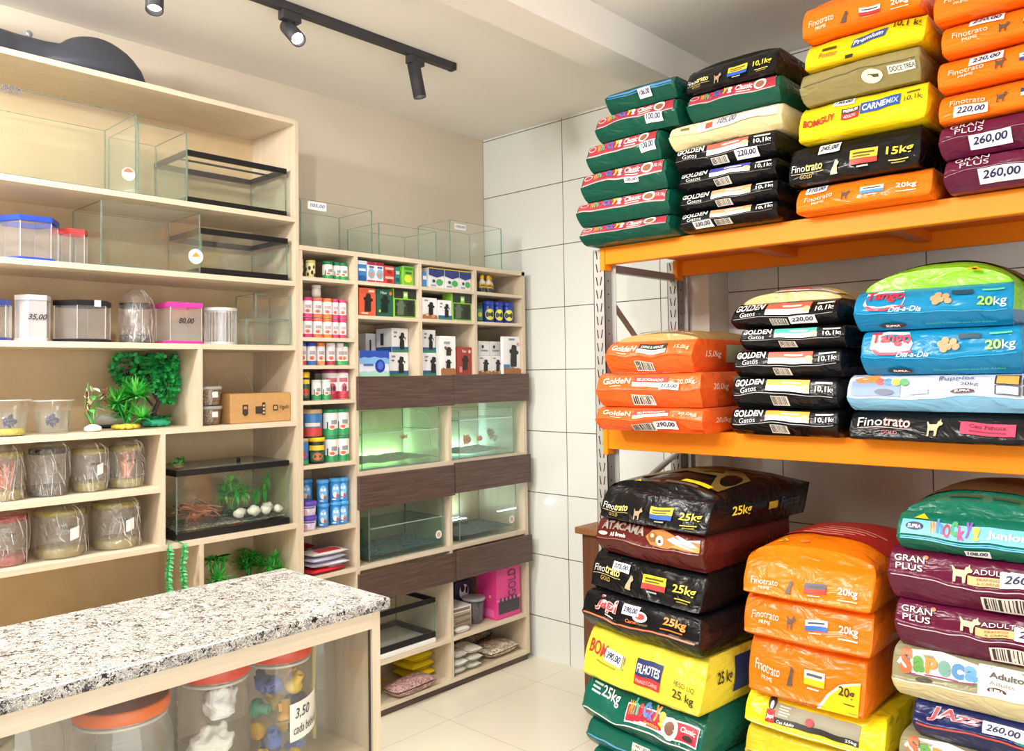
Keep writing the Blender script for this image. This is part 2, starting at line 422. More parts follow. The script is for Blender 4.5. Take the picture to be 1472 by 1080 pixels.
# -- artwork, one function a kind; each draws on the printing part p
def seam(p, s, col, th=.022):
    p.lift = .002; p.rect(.012, .988, s.ridge-th*.5, s.ridge+th*.6, M(col, .35), 26, 1)
def art_party(p, s, panel='#a32c3a', word2='Classic', edge='#e9d9d3', strip=None, kg=None):
    r = s.ridge; h = 1-r
    seam(p, s, edge if strip is None else strip)
    p.rect(.045, .97, r+.07*h, r+.93*h, M(edge), 24, 4); p.rect(.055, .96, r+.11*h, r+.89*h, M(panel), 24, 4)
    p.ell(.12, r+.6*h, .05, .2*h, M('#e8d8cc')); p.ell(.12, r+.6*h, .042, .15*h, M(panel))
    cols = ['#e6a23c', '#4fb08a', '#d2435c', '#3d6fb8', '#7a4fa3', '#e8c23a', '#f1e7dd']
    for i, ch in enumerate('WhOcky!'):
        p.text(ch, .19+.048*i, .19+.048*i+.046, r+(.28+.06*(i % 2))*h, r+(.8+.06*(i % 2))*h, M(cols[i]), .035)
    p.text(word2, .555, .72, r+.36*h, r+.78*h, M('#f5ece6'), .02, .15)
    p.rect(.56, .70, r+.2*h, r+.27*h, M('#eadbd0'), 4, 1)
    p.ell(.79, r+.52*h, .06, .37*h, M('#f0e6dc')); p.ell(.79, r+.5*h, .042, .24*h, M('#8d5a3c'))
    if kg: p.text(kg, .86, .95, r+.35*h, r+.68*h, M('#f2e4de'), .01)
def art_golden_cat(p, s, patch='#e98a6c', wide=True, kg='10,1kg', top=None):
    r = s.ridge; h = 1-r
    seam(p, s, '#b9babb', .018)
    p.text('GOLDEN', .06, .33, r+.5*h, r+.9*h, M(WHITE), .03)
    p.text('Gatos', .12, .27, r+.1*h, r+.42*h, M('#d9d9d9'), 0)
    p.rect(.36, .74, r+.14*h, r+.5*h, M('#f3eee6'), 10, 2); p.rect(.36, .74, r+.5*h, r+.86*h, M(patch), 10, 2)
    p.ell(.71, r+.42*h, .035, .2*h, M('#e3b58c')); p.rect(.5, .66, r+.62*h, r+.72*h, M('#f6ded2'), 3, 1)
    p.text(kg, .79, .955, r+.16*h, r+.55*h, M(WHITE), .02); p.rect(.79, .93, r+.66*h, r+.76*h, M('#cfcfcf'), 4, 1)
    p.bars(.41, .56, r*.18, r*.82)
def art_gold(p, s, cols=('#f0cf2d', '#2a57a8'), kg='25kg', animal='#9c7f63', pts=STANDDOG, sc=1.0, v=.3):
    h = .3*sc
    p.text('Fino', .06, .165, v+.06, v+.06+h*.62, M('#d8d4cc'), .004); p.text('trato', .168, .30, v+.06, v+.06+h*.62, M('#e6cf78'), .02)
    p.rect(.05, .31, v+.0, v+.018, M('#b7a774'), 6, 1); p.text('GOLD', .13, .22, v-.14, v-.03, M('#b79d52'), 0)
    p.poly(pts, .36, .44, v-.16, v-.16+h*1.35, M(animal))
    p.rect(.5, .69, v+.1, v+h*1.05, M(cols[0]), 6, 2); p.rect(.5, .69, v-.04, v+.1, M(cols[1]), 6, 2)
    p.rect(.52, .67, v+.2, v+.25, M('#5b4c12'), 4, 1); p.rect(.52, .64, v+.13, v+.17, M('#6b5a1a'), 3, 1); p.rect(.55, .63, v-.12, v-.08, M('#9a9a95'), 2, 1)
    p.text(kg, .75, .93, v+.02, v+.02+h*.85, M('#f3d63f'), .02); p.rect(.77, .9, v-.09, v-.06, M('#cdb748'), 3, 1); p.rect(.79, .88, v-.16, v-.13, M('#8d7f3a'), 3, 1)
def art_prime(p, s, cols=('#e9e6e4', '#b42a2a'), kg='20kg', pts=SITDOG, v=.4, gold=False):
    p.text('Finotrato', .1, .31, v, v+.17, M('#e9d3bd'), .004); p.text('PRIME', .16, .25, v-.13, v-.05, M('#f2dcc6'), 0)
    p.poly(pts, .37, .44, v-.15, v+.2, M('#5a4a3c'))
    p.rect(.51, .67, v+.02, v+.15, M(cols[0]), 5, 2); p.rect(.51, .67, v-.08, v+.02, M(cols[1]), 5, 1); p.rect(.53, .65, v+.06, v+.1, M('#4b4b52'), 4, 1)
    p.rect(.54, .63, v-.14, v-.12, M('#f0dccb'), 2, 1)
    if not gold: p.text(kg, .75, .88, v-.04, v+.17, M('#f8e9d8'), .015); p.rect(.75, .88, v-.13, v-.1, M('#f2d3b4'), 3, 1)
    else:
        p.poly([(0, 0), (1, 0), (1, 1), (.72, .96), (.45, .8), (.2, .45)], .62, .985, .03, .55, M('#ece6da')); p.poly([(.06, 0), (1, 0), (1, .95), (.72, .9), (.48, .74), (.25, .42)], .62, .985, .03, .55, M('#f2c40e'))
        p.text('20g', .78, .9, .26, .44, M('#3a2a12'), .02); p.rect(.78, .9, .18, .2, M('#6b4a12'), 2, 1)
def art_plus(p, s, adult=True):
    r = s.ridge; h = 1-r
    seam(p, s, '#b9a6ac', .016)
    if adult:
        p.text('GRAN', .07, .25, r+.56*h, r+.8*h, M(WHITE), .006); p.text('PLUS', .08, .24, r+.24*h, r+.48*h, M(WHITE), .006); p.ell(.255, r+.8*h, .016, .07*h, M('#e87b4a'))
        p.poly(STANDDOG, .4, .52, r+.18*h, r+.82*h, M('#dcc39a'))
        p.rect(.49, .7, r+.16*h, r+.46*h, M('#e3b57a'), 6, 2); p.text('ADULTO', .52, .74, r+.54*h, r+.7*h, M('#ecdcdc'), 0)
        p.text('FRANGO', .54, .66, r+.34*h, r+.42*h, M('#7a4a2c'), 0); p.text('& CARNE', .54, .66, r+.21*h, r+.29*h, M('#7a4a2c'), 0)
        p.bars(.56, .8, r*.1, r*.78)
    else:
        p.text('GRAN', .1, .3, r+.62*h, r+.9*h, M('#d8c8cc'), 0); p.text('PLUS', .13, .3, r+.22*h, r+.54*h, M('#d8c8cc'), 0)
        p.rect(.6, 1, r+.2*h, r+.88*h, M('#c23a3f'), 6, 2); p.rect(.66, .96, r+.46*h, r+.56*h, M('#e88f80'), 4, 1); p.bars(.55, .88, r*.12, r*.8)
def art_golden_dog(p, s, kg='20,0kg', stripe=False):
    r = s.ridge; h = 1-r
    seam(p, s, '#9c4a22', .02)
    p.text('GoldeN', .1, .37, r+.36*h, r+.72*h, M('#fbd9bf'), .02); p.rect(.17, .28, r+.2*h, r+.25*h, M('#f7c6a0'), 3, 1)
    p.rect(.39, .7, r+.2*h, r+.46*h, M('#eee2cb'), 8, 2); p.rect(.4, .7, r+.46*h, r+.78*h, M('#26201c' if stripe else '#c92f28'), 8, 2)
    p.text('CARNE & ARROZ' if stripe else 'SELECIONADO', .43, .67, r+.54*h, r+.68*h, M('#f2ead8'), .01); p.text('CAES ADULTOS', .42, .66, r+.27*h, r+.39*h, M('#8a7a66'), 0)
    p.text(kg, .78, .93, r+.36*h, r+.66*h, M('#fbcfae'), .01)
    p.bars(.38, .58, r*.1, r*.72)
def art_tango(p, s, top=True):
    r = s.ridge; h = 1-r
    seam(p, s, '#3f9cc4', .016)
    p.poly([(0,.3),(.1,.1),(.5,.0),(.9,.1),(1,.5),(.9,.95),(.4,1),(.05,.9)], .09, .36, r+.1*h, r+.95*h, M('#f3dcdc'))
    p.text('Tango', .1, .35, r+.45*h, r+.93*h, M('#c92a3c'), .03, .1)
    p.poly([(0,.5),(.1,.1),(.5,0),(1,.35),(.95,.5),(.5,.25),(.2,.3),(.1,.55)], .1, .36, r+.1*h, r+.5*h, M('#d23a4a'))
    p.text('Dia-a-Dia', .26, .46, r+.06*h, r+.25*h, M('#e9eef2'), 0, .35)
    for a, b in ((.53, .5), (.555, .62), (.57, .42), (.6, .56), (.615, .38), (.545, .34)): p.ell(a, r+b*h, .022, .11*h, M('#b89468'))
    p.rect(.63, .75, r+.62*h, r+.78*h, M('#143c52'), 3, 1); p.rect(.8, .92, r+.72*h, r+.78*h, M('#4fc08a'), 3, 1)
    p.text('20', .78, .865, r+.2*h, r+.52*h, M('#9ad84a'), .025); p.text('kg', .87, .94, r+.1*h, r+.5*h, M('#d8ecea'), 0)
    p.ell(.28, r*.24, .085, r*.16, M('#20262c')); p.rect(.22, .34, r*.16, r*.3, M('#b03a44'), 3, 1); p.text('SUPRA', .235, .325, r*.17, r*.29, M('#f0ece8'), .02)
    p.text('Alimento Completo para Caes Adultos', .48, .88, r*.2, r*.34, M('#46a67c'), .005)
# -------------------------------------------------- one sack thing
def sack(name_label, kind, x, y, z, W, H, D=.6, yaw=0.0, roll=0.0, price=None, pos=None, seed=None, dome=.006, group=None, left=True, **kw):
    """x,y,z: front left bottom corner"""
    seed = seed if seed is not None else (x*13.7+z*7.1)
    K = KINDS[kind]; opt = dict(K['shape']); opt.update({k: v for k, v in kw.items() if k in ('ridge', 'slope', 'inset', 'amp')})
    s = Sack(W, D, H-.003, dome=dome, seed=seed, **opt)
    ca, sa = cos(math.radians(yaw)), sin(math.radians(yaw))
    t = thing('pet_food_bag', name_label, 'pet food bag', (x+W/2*ca, y+W/2*sa, z), 0, group, rot=(0, -math.radians(roll), math.radians(yaw)))
    body = s.mesh(*[FILM(c) for c in K['cols']])
    a = body; p = Print(a, s.S); K['art'](p, s, **{k: v for k, v in kw.items() if k not in ('ridge', 'slope', 'inset', 'amp', 'sideart', 'topart')})

    if kw.get('sideart'):
        q = Print(body, lambda u, v, l: s.side(u, v, l)); q.lift = .004; kw['sideart'](q)
    if kw.get('topart'):
        q = Print(body, s.top); kw['topart'](q)
    body.build('bag_body', t, sharp=38)
    if price:
        c = MB(); q = Print(c, s.S); u0, u1, v0, v1 = pos; hand(q, price, u0, u1, v0, v1); c.build('price_sticker', t)
    return t, s
def art_bomguy(p, s):
    p.text('BOMGUY', .07, .32, .42, .62, M('#b3242c'), .03)
    p.rect(.37, .5, .4, .7, M('#b52a2c'), 5, 2); p.rect(.37, .5, .56, .7, M('#3a3a40'), 5, 1); p.text('PREMIUM', .385, .49, .59, .67, M(WHITE), .02); p.text('ADULTO', .39, .48, .44, .52, M(WHITE), .01)
    p.rect(.51, .79, .44, .74, M('#2a4f9c'), 8, 2); p.text('CARNE', .525, .69, .5, .68, M(WHITE), .03); p.text('MIX', .695, .78, .5, .66, M('#a9c4ea'), .02)
    p.rect(.83, .92, .68, .73, M('#6b5a14'), 2, 1); p.text('10,1kg', .82, .96, .42, .6, M('#3b3413'), .01)
def art_bomguy_puppy(p, s):
    p.text('BOM', .07, .22, .46, .72, M('#a8232a'), .01); p.text('GUY!', .225, .38, .44, .68, M('#5a4a8a'), .0); p.rect(.15, .32, .36, .39, M('#9a8a2a'), 4, 1)
    p.rect(.48, .68, .24, .72, M('#b52a2c'), 6, 3); p.rect(.48, .68, .42, .72, M('#1e2c5c'), 6, 2); p.text('FILHOTES', .492, .668, .48, .64, M(WHITE), .02); p.text('FRANGO E CARNE', .495, .665, .29, .36, M('#f0c8b8'), 0)
    p.text('PESO LIQ.', .78, .93, .42, .52, M('#3b3a22'), 0); p.text('25 kg', .78, .93, .18, .38, M('#2b2a1a'), .015)
def art_yellow101(p, s):
    p.text('Foster', .16, .32, .32, .5, M('#b3472c'), .01, .2); p.rect(.18, .3, .56, .66, M('#4a4012'), 4, 1)
    p.rect(.42, .68, .42, .7, M('#2c4f8c'), 6, 2, skew=.02); p.text('Premium', .44, .67, .48, .64, M('#eef0f4'), .02, .2)
    p.text('10,1 kg', .74, .95, .5, .82, M('#3a320c'), .02); p.rect(.38, .44, .04, .2, M('#2a2410'), 3, 1)
def art_khaki(p, s):
    p.ell(.62, .3, .08, .17, M('#dcd7b8')); p.rect(.57, .67, .26, .34, M('#4c4630'), 3, 1)
    p.rect(.74, .97, .26, .46, M('#e4dfcf'), 5, 2); p.text('DOCE TREAT', .755, .955, .3, .42, M('#4a4434'), .01)
    p.lift = .002; p.rect(.02, .98, s.ridge-.02, s.ridge+.02, M('#6b6242'), 24, 1)
def art_cream(p, s):
    seam(p, s, '#b89c62', .016); r = s.ridge; h = 1-r
    p.rect(.06, .3, r+.2*h, r+.9*h, M('#d9cfae'), 6, 2); p.rect(.3, .94, r+.12*h, r+.95*h, M('#efe6d6'), 14, 3); p.rect(.14, .22, r+.4*h, r+.62*h, M('#7a6a3c'), 3, 1)
    p.rect(.36, .42, r+.3*h, r+.7*h, M('#c9553f'), 3, 1); p.text('105,00', .46, .62, r+.3*h, r+.8*h, M('#5a5a8c'), .01, .3)
def art_puppies(p, s):
    r = s.ridge; h = 1-r; seam(p, s, '#dfe6ee', .02)
    p.rect(.01, .3, r+.1*h, r+.97*h, M('#7c93c9'), 8, 3); p.poly([(0,.6),(.3,.9),(.7,1),(1,.5),(.9,.2),(.5,.35),(.2,.3)], .06, .24, r+.55*h, r+.98*h, M('#e0823c'))
    for i, c in enumerate(('#d9473c', '#3f7fb8', '#e0b83c', '#4f9a5c')): p.ell(.2+.04*i, r+.72*h, .024, .14*h, M(c))
    p.ell(.22, r+.3*h, .05, .14*h, M('#5a6478')); p.rect(.34, .44, r+.22*h, r+.48*h, M('#a9b4c9'), 4, 1)
    p.text('Puppies', .49, .65, r+.68*h, r+.92*h, M('#5a6070'), .01); p.text('20kg', .59, .67, r+.4*h, r+.6*h, M('#2c2f38'), .01)
    p.ell(.6, r+.2*h, .055, .1*h, M('#4a2428')); p.text('SUPRA', .565, .635, r+.15*h, r+.25*h, M('#f4efec'), .03)
    for i in range(2):
        for j in range(2): p.rect(.74+.12*i, .85+.12*i, r+(.12+.44*j)*h, r+(.52+.42*j)*h, M('#24262c'), 3, 2); p.rect(.748+.12*i, .842+.12*i, r+(.15+.44*j)*h, r+(.49+.42*j)*h, M([['#c9b4c4', '#d8a23c'], ['#c98c6c', '#cf7a2c']][i][j] if False else ['#cbb6c6', '#cf9a44', '#d8a878', '#cf7a2c'][i*2+j]), 3, 2)
def art_pink(p, s):
    p.text('Fino', .07, .2, .52, .8, M('#e8e4e2'), .004); p.text('trato', .203, .34, .52, .8, M('#d8a8a8'), .02); p.rect(.07, .35, .46, .48, M('#c9a9a9'), 6, 1); p.text('GOLD', .2, .28, .26, .38, M('#b8505a'), 0)
    p.poly(STANDDOG, .42, .5, .22, .78, M('#d8b48c')); p.rect(.58, .82, .3, .68, M('#d63a5c'), 8, 2); p.text('Cao Filhote', .62, .78, .5, .62, M('#4a1420'), .01); p.rect(.62, .78, .38, .43, M('#8c2438'), 3, 1)
    p.text('25kg', .87, .99, .38, .7, M('#e0405f'), .02)
def art_atacama(p, s):
    r = s.ridge; h = 1-r; seam(p, s, '#8d6a5a', .014)
    p.text('ATACAMA', .08, .48, r+.48*h, r+.92*h, M('#8f8378'), .035); p.text('All Breeds', .17, .32, r+.12*h, r+.34*h, M('#efe6e0'), .015); p.ell(.1, r+.26*h, .045, .1*h, M('#c9bfb6'))
    p.poly([(0,.5),(.1,.9),(.25,1),(.5,.8),(.6,.6),(1,.55),(1,.0),(.3,.0),(.1,.1)], .5, .96, r+.06*h, r+.95*h, M('#b5722f'))
    p.poly([(0,.6),(.3,1),(.6,.75),(1,.9),(1,0),(.6,.1),(.2,.3)], .68, .955, r+.1*h, r+.8*h, M('#b3b1c4')); p.poly([(0,.2),(.4,.7),(.7,.5),(1,.6),(1,0)], .7, .955, r+.07*h, r+.5*h, M('#d39a44'))
    p.ell(.56, r+.55*h, .035, .26*h, M('#8a5a34')); p.ell(.625, r+.4*h, .032, .26*h, M('#e6d8c8')); p.ell(.625, r+.36*h, .012, .1*h, M('#4a3428')); p.ell(.56, r+.62*h, .016, .1*h, M('#d9b98c'))
def art_japi(p, s):
    seam(p, s, '#d9683c', .03); r = s.ridge; h = 1-r
    p.text('Japi', .15, .34, r+.28*h, r+.94*h, M('#f2d8d0'), .075, .12); p.text('Japi', .152, .338, r+.3*h, r+.92*h, M('#d8303a'), .03, .12); p.rect(.24, .31, r+.16*h, r+.22*h, M('#d9d9d9'), 2, 1)
    p.ell(.53, r+.52*h, .06, .22*h, M('#efe6e0')); p.ell(.53, r+.54*h, .04, .13*h, M('#c9473f')); p.text('Carne', .42, .51, r+.2*h, r+.36*h, M('#e0722c'), .02); p.text('Premium', .515, .6, r+.17*h, r+.3*h, M('#8a7a5c'), 0)
    p.text('25kg', .72, .88, r+.36*h, r+.8*h, M('#ef8a34'), .03); p.rect(.7, .86, r+.22*h, r+.28*h, M('#c9702c'), 4, 1)
def art_green25(p, s):
    seam(p, s, '#c9c2bd', .02); r = s.ridge; h = 1-r
    p.text('25kg', .18, .33, r+.42*h, r+.8*h, M('#eef2ee'), .012); lines(p, .09, .17, r+.45*h, r+.8*h, 3, '#b9d0c8')
    p.rect(.41, .955, r+.1*h, r+.62*h, M('#efe6df'), 14, 3); p.rect(.417, .948, r+.14*h, r+.58*h, M('#b3263a'), 14, 3)
    cols = ['#e6a23c', '#4fb08a', '#c83c4c', '#4f86c8', '#7a6ab8', '#e8923c', '#e8c23a']
    for i, ch in enumerate('WhOcky!'): p.text(ch, .425+.041*i, .425+.041*i+.042, r+(.3+.05*(i % 2))*h, r+(.7+.1*(i % 2))*h, M(cols[i]), .04)
    p.ell(.755, r+.36*h, .062, .3*h, M('#efe6df')); p.ell(.755, r+.38*h, .036, .18*h, M('#7a5040')); p.text('Classic', .835, .935, r+.38*h, r+.52*h, M('#f6ece6'), .02); p.ell(.89, r+.26*h, .035, .07*h, M('#2a2428')); p.text('Premium', .57, .68, r+.18*h, r+.28*h, M('#f0b45c'), .01)
def art_green_low(p, s):
    seam(p, s, '#4f8cb0', .03); p.bars(.44, .58, .42, .86)
def art_japi_yellow(p, s):
    seam(p, s, '#e9dda0', .02); r = s.ridge; h = 1-r
    p.rect(.24, .82, r+.16*h, r+.76*h, M('#8d866c'), 14, 3); p.rect(.24, .82, r+.16*h, r+.34*h, M('#22201c'), 14, 1)
    p.rect(.19, .255, r+.14*h, r+.52*h, M('#b5242c'), 3, 2); p.text('Japi', .195, .25, r+.24*h, r+.4*h, M(WHITE), .03); p.ell(.222, r+.72*h, .03, .2*h, M('#2a2624')); p.ell(.222, r+.66*h, .013, .12*h, M('#e9e2da'))
    lines(p, .28, .36, r+.4*h, r+.72*h, 4, '#cfc9b8'); p.ell(.5, r+.46*h, .03, .13*h, M('#a8343c')); p.text('25kg', .74, .81, r+.2*h, r+.31*h, M(WHITE), .01); p.text('Cao Adulto', .28, .4, r+.2*h, r+.29*h, M(WHITE), .01)
def art_junior(p, s):
    r = s.ridge; h = 1-r; p.lift = .002; p.rect(.0, 1, r-.04, r+.03, M('#5aa9d8'), 24, 1)
    p.rect(.05, 1, r+.12*h, r+.72*h, M('#6cb8e0'), 20, 3)
    p.ell(.14, r+.46*h, .055, .17*h, M('#2c3a5c')); p.text('SUPRA', .1, .18, r+.38*h, r+.54*h, M('#f4e4e4'), .03)
    cols = ['#e8923c', '#4f86c8', '#d2334c', '#3d9a5c', '#c83c7c', '#7a4fa3', '#e8c23a']
    for i, ch in enumerate('WhOcky!'): p.text(ch, .23+.042*i, .23+.042*i+.041, r+(.2+.1*(i % 2))*h, r+(.72+.14*(i % 2))*h, M(cols[i]), .04)
    p.text('Junior', .56, .78, r+.24*h, r+.6*h, M('#f4f8fa'), .03); p.ell(.87, r+.42*h, .075, .36*h, M('#f0ece6')); p.ell(.87, r+.46*h, .04, .14*h, M('#6b4434'))
    p.poly([(0, 0), (1, 0), (.5, 1)], .13, .22, r+.8*h, r+.98*h, M('#e8c820'))
def art_sapeca(p, s):
    r = s.ridge; h = 1-r; seam(p, s, '#d8d2b4', .02)
    p.rect(.52, 1, r+.02*h, r+.9*h, M('#dcd9d2'), 12, 3); p.poly([(0,.4),(.1,.9),(.5,1),(1,.8),(1,.15),(.6,.0),(.2,.1)], .06, .54, r+.2*h, r+.98*h, M('#e9e2d6'))
    for i, (ch, c) in enumerate(zip('Sapeca', ('#c9653c', '#5f9a4c', '#c98c3c', '#6c9a8c', '#4f86b8', '#5f9ac8'))): p.text(ch, .08+.074*i, .08+.074*i+.07, r+(.32 if i else .24)*h, r+(.8 if i else .95)*h, M(c), .05)
    p.rect(.14, .5, r+.24*h, r+.29*h, M('#9a3c6c'), 8, 1); p.ell(.22, r+.12*h, .05, .07*h, M('#4a4638'))
    p.text('Adultos', .58, .78, r+.55*h, r+.74*h, M('#3a3834'), .02); p.text('Adults', .58, .71, r+.34*h, r+.46*h, M('#8a8880'), 0); p.ell(.62, r+.18*h, .05, .09*h, M('#5a3438')); p.text('SUPRA', .585, .655, r+.13*h, r+.23*h, M('#f0ece6'), .03); p.text('20kg', .76, .86, r+.1*h, r+.26*h, M('#3a3834'), .01)
    p.rect(.9, .99, r+.1*h, r+.5*h, M('#2c2a26'), 3, 2); p.rect(.908, .982, r+.14*h, r+.46*h, M('#c99a54'), 3, 2)
def art_jazz(p, s):
    r = s.ridge; h = 1-r; seam(p, s, '#b3402c', .03)
    p.text('JAzz', .12, .44, r+.3*h, r+.9*h, M('#d9b4bc'), .05, .2); p.text('JAzz', .123, .437, r+.32*h, r+.88*h, M('#b32438'), .015, .2)
    p.rect(.62, .95, r+.1*h, r+.4*h, M('#1f7a6c'), 6, 1)
    for i in range(10): p.ell(.66+.03*i, r*.5+.06*(i % 3), .016, .06, M('#a5683c'))
def art_plain(p, s): seam(p, s, '#6b5a3c', .02)
flat = dict(ridge=.07, slope=.04, inset=.012, amp=.006)
mid = dict(ridge=.5, slope=.02, inset=.035, amp=.005)
KINDS = {
 'party': dict(cols=('#0f5340', '#0e4a3a', '#0f5340'), art=art_party, shape=dict(mid, ridge=.52)),
 'partyblue': dict(cols=('#1d4f48', '#0e4a3a', '#274a44'), art=lambda p, s: (seam(p, s, '#4a86c0', .2)), shape=dict(mid, ridge=.66)),
 'cat': dict(cols=('#111113', '#0e0e10', '#111113'), art=art_golden_cat, shape=dict(mid, ridge=.44, slope=.014)),
 'catgold': dict(cols=('#111113', '#0e0e10', '#c9b277'), art=art_golden_cat, shape=dict(mid, ridge=.42, slope=.05)),
 'gold': dict(cols=('#111113', '#111113', '#0e0e10'), art=art_gold, shape=flat),
 'goldtop': dict(cols=('#111113', '#111113', '#0e0e10'), art=art_gold, shape=dict(flat, slope=.05)),
 'pink': dict(cols=('#111113', '#111113', '#111113'), art=art_pink, shape=flat),
 'prime': dict(cols=('#ee7316', '#e8690f', '#ec6c12'), art=art_prime, shape=flat),
 'primetop': dict(cols=('#f07a12', '#e8690f', '#ef7a10'), art=art_prime, shape=dict(flat, slope=.05)),
 'plus': dict(cols=('#5e1533', '#561230', '#5e1533'), art=art_plus, shape=mid),
 'orange': dict(cols=('#f2632a', '#ee5c22', '#ef5f26'), art=art_golden_dog, shape=dict(mid, ridge=.52)),
 'orangetop': dict(cols=('#f2632a', '#ee5c22', '#b9975c', '#ee5c22'), art=art_golden_dog, shape=dict(mid, ridge=.52, slope=.045)),
 'tango': dict(cols=('#0f7fae', '#0d6f9c', '#86cf2c', '#7cc42c'), art=art_tango, shape=dict(mid, ridge=.36, slope=.05)),
 'tangolow': dict(cols=('#0f7fae', '#0d6f9c', '#0f7fae'), art=art_tango, shape=dict(mid, ridge=.4)),
 'bomguy': dict(cols=('#f2d21c', '#e9c814', '#f2d21c'), art=art_bomguy, shape=flat),
 'bomguypup': dict(cols=('#dccb3e', '#d4c236', '#dccb3e'), art=art_bomguy_puppy, shape=dict(flat, slope=.06)),
 'y101': dict(cols=('#f0cb1a', '#e6bf12', '#f0cb1a'), art=art_yellow101, shape=dict(flat, slope=.05)),
 'khaki': dict(cols=('#8d8154', '#84784c', '#8d8154'), art=art_khaki, shape=dict(mid, ridge=.55)),
 'cream': dict(cols=('#e2d2a4', '#dcca98', '#e6dcc0'), art=art_cream, shape=dict(mid, ridge=.46)),
 'puppies': dict(cols=('#c3cbdc', '#7fb4d4', '#c3cbdc'), art=art_puppies, shape=dict(mid, ridge=.42)),
 'atacama': dict(cols=('#5a1f1c', '#521a17', '#4a1c18'), art=art_atacama, shape=dict(mid, ridge=.45)),
 'japi': dict(cols=('#111113', '#0e0e10', '#111113'), art=art_japi, shape=dict(mid, ridge=.42)),
 'green25': dict(cols=('#125a4a', '#0f5042', '#125a4a'), art=art_green25, shape=dict(mid, ridge=.26)),
 'greenlow': dict(cols=('#125a4a', '#0f5a58', '#125a4a'), art=art_green_low, shape=mid),
 'japiy': dict(cols=('#f0d81e', '#e8cd14', '#f0d81e'), art=art_japi_yellow, shape=dict(mid, ridge=.2, slope=.05)),
 'junior': dict(cols=('#0f6650', '#0f5f4a', '#0f6650'), art=art_junior, shape=dict(mid, ridge=.36, slope=.04)),
 'sapeca': dict(cols=('#8f8868', '#cbbf94', '#9a9270'), art=art_sapeca, shape=dict(mid, ridge=.4)),
 'jazz': dict(cols=('#1c2354', '#1a1f48', '#1c2354'), art=art_jazz, shape=mid),
 'plainyellow': dict(cols=('#d8c030', '#d0b828', '#d8c030'), art=art_plain, shape=mid),
}
TG, BG, CG, DG = 'green bag stack on the top rack shelf', 'bags stacked beside the green bags on the top rack shelf', 'mixed bags in the third stack of the top rack shelf', 'orange and maroon bags at the frame edge of the top rack shelf'
FY = -.88
T = sack
def caution(q, u, v, w=.09, h=.05): q.poly(TRI, u, u+w, v, v+h, M('#e8c81a')); q.rect(u+w*.38, u+w*.62, v+h*.15, v+h*.5, M('#2a2410'), 1, 1)
def top_orange(q):
    for k in range(4): q.ell(.22+.13*k, .05, .045, .016, M('#1f1c18')); q.ell(.22+.13*k, .05, .03, .009, M('#d8cfae'))
    q.rect(.22, .5, .12, .2, M('#efe9da'), 6, 3); q.poly([(0,.3),(.3,1),(.8,.9),(1,.4),(.6,0)], .5, .72, .1, .26, M('#b5343a')); q.text('15,0kg', .74, .9, .03, .07, M('#efe9da'))
def top_cat(q):
    q.ell(.26, .07, .075, .035, M('#1b1a1a')); q.ell(.26, .07, .05, .022, M('#efe9dc')); q.rect(.36, .92, .03, .2, M('#efeadf'), 10, 4); q.rect(.4, .66, .1, .2, M('#c9473f'), 6, 3); q.ell(.72, .08, .06, .025, M('#26221f')); q.ell(.72, .08, .04, .015, M('#d9c98c')); q.rect(.76, .93, .12, .22, M('#e0cf4a'), 3, 3)
def top_lime(q):
    caution(q, .7, .0, .11, .06); q.text('20 KG', .2, .36, .04, .075, M('#2f5a1a')); q.rect(.0, 1, .26, .9, M('#5a3a20'), 12, 12); q.rect(.5, .68, .3, .36, M('#d8d0c0'), 4, 2)
def top_gold(q):
    q.poly([(0, 0), (.2, .9), (.35, 1), (.75, 1), (.95, .8), (1, 0), (.9, .0), (.7, .5), (.3, .5), (.1, 0)], .22, .92, .12, .6, M('#6e5c2c')); q.rect(.62, .86, .1, .15, M('#e8cc1e'), 6, 2); caution(q, .26, .02, .07, .03); q.ell(.45, .04, .04, .012, M('#4a4438')); q.rect(.52, .8, .05, .075, M('#4f4a40'), 5, 1)
def top_prime(q):
    caution(q, .2, .1, .1, .05); q.ell(.42, .11, .035, .018, M('#f7a860')); q.ell(.42, .11, .028, .013, M('#ef7a10')); q.rect(.05, .95, .26, .9, M('#b3241c'), 14, 14)
    for k in range(5): q.rect(.3+.03*k, .62+.06*k, .29+.05*k, .31+.05*k, M('#e89a86'), 5, 1)
def top_junior(q): q.text('10,1', .84, .98, .06, .12, M('#e9ece6')); q.rect(.06, .98, .16, .9, M('#4a3318'), 12, 12); q.rect(.3, .5, .06, .09, M('#1f4a38'), 4, 1); q.rect(.56, .72, .06, .09, M('#1f4a38'), 4, 1)
# stack at the left end of the top shelf
T('dark green food bag at the bottom of the green stack on the top beam', 'party', 1.40, -.9, 2.048, .43, .074, seed=1, group=TG)
T('dark green food bag without price, second from the bottom of the green stack', 'party', 1.385, -.9, 2.122, .445, .096, seed=2, kg='10,1kg', group=TG)
T('green food bag with small 100,00 sticker, third from bottom of the green stack', 'party', 1.41, -.9, 2.218, .41, .111, seed=3, kg='10,1kg', price='100,00', pos=(.56, .71, .36, .54), group=TG)
T('green food bag with 100,00 sticker at its right end, fourth from the bottom', 'party', 1.44, -.9, 2.329, .355, .11, seed=4, price='100,00', pos=(.76, .93, .24, .56), group=TG)
T('green food bag marked 100,00, second from the top of the green stack', 'party', 1.485, -.9, 2.438, .385, .1, seed=5, price='100,00', pos=(.65, .83, .2, .56), group=TG)
T('topmost green bag of the left stack, with blue rim and sticker 106,00', 'partyblue', 1.535, -.9, 2.538, .33, .08, seed=6, price='106,00', pos=(.52, .68, .25, .66), roll=0, group=TG)
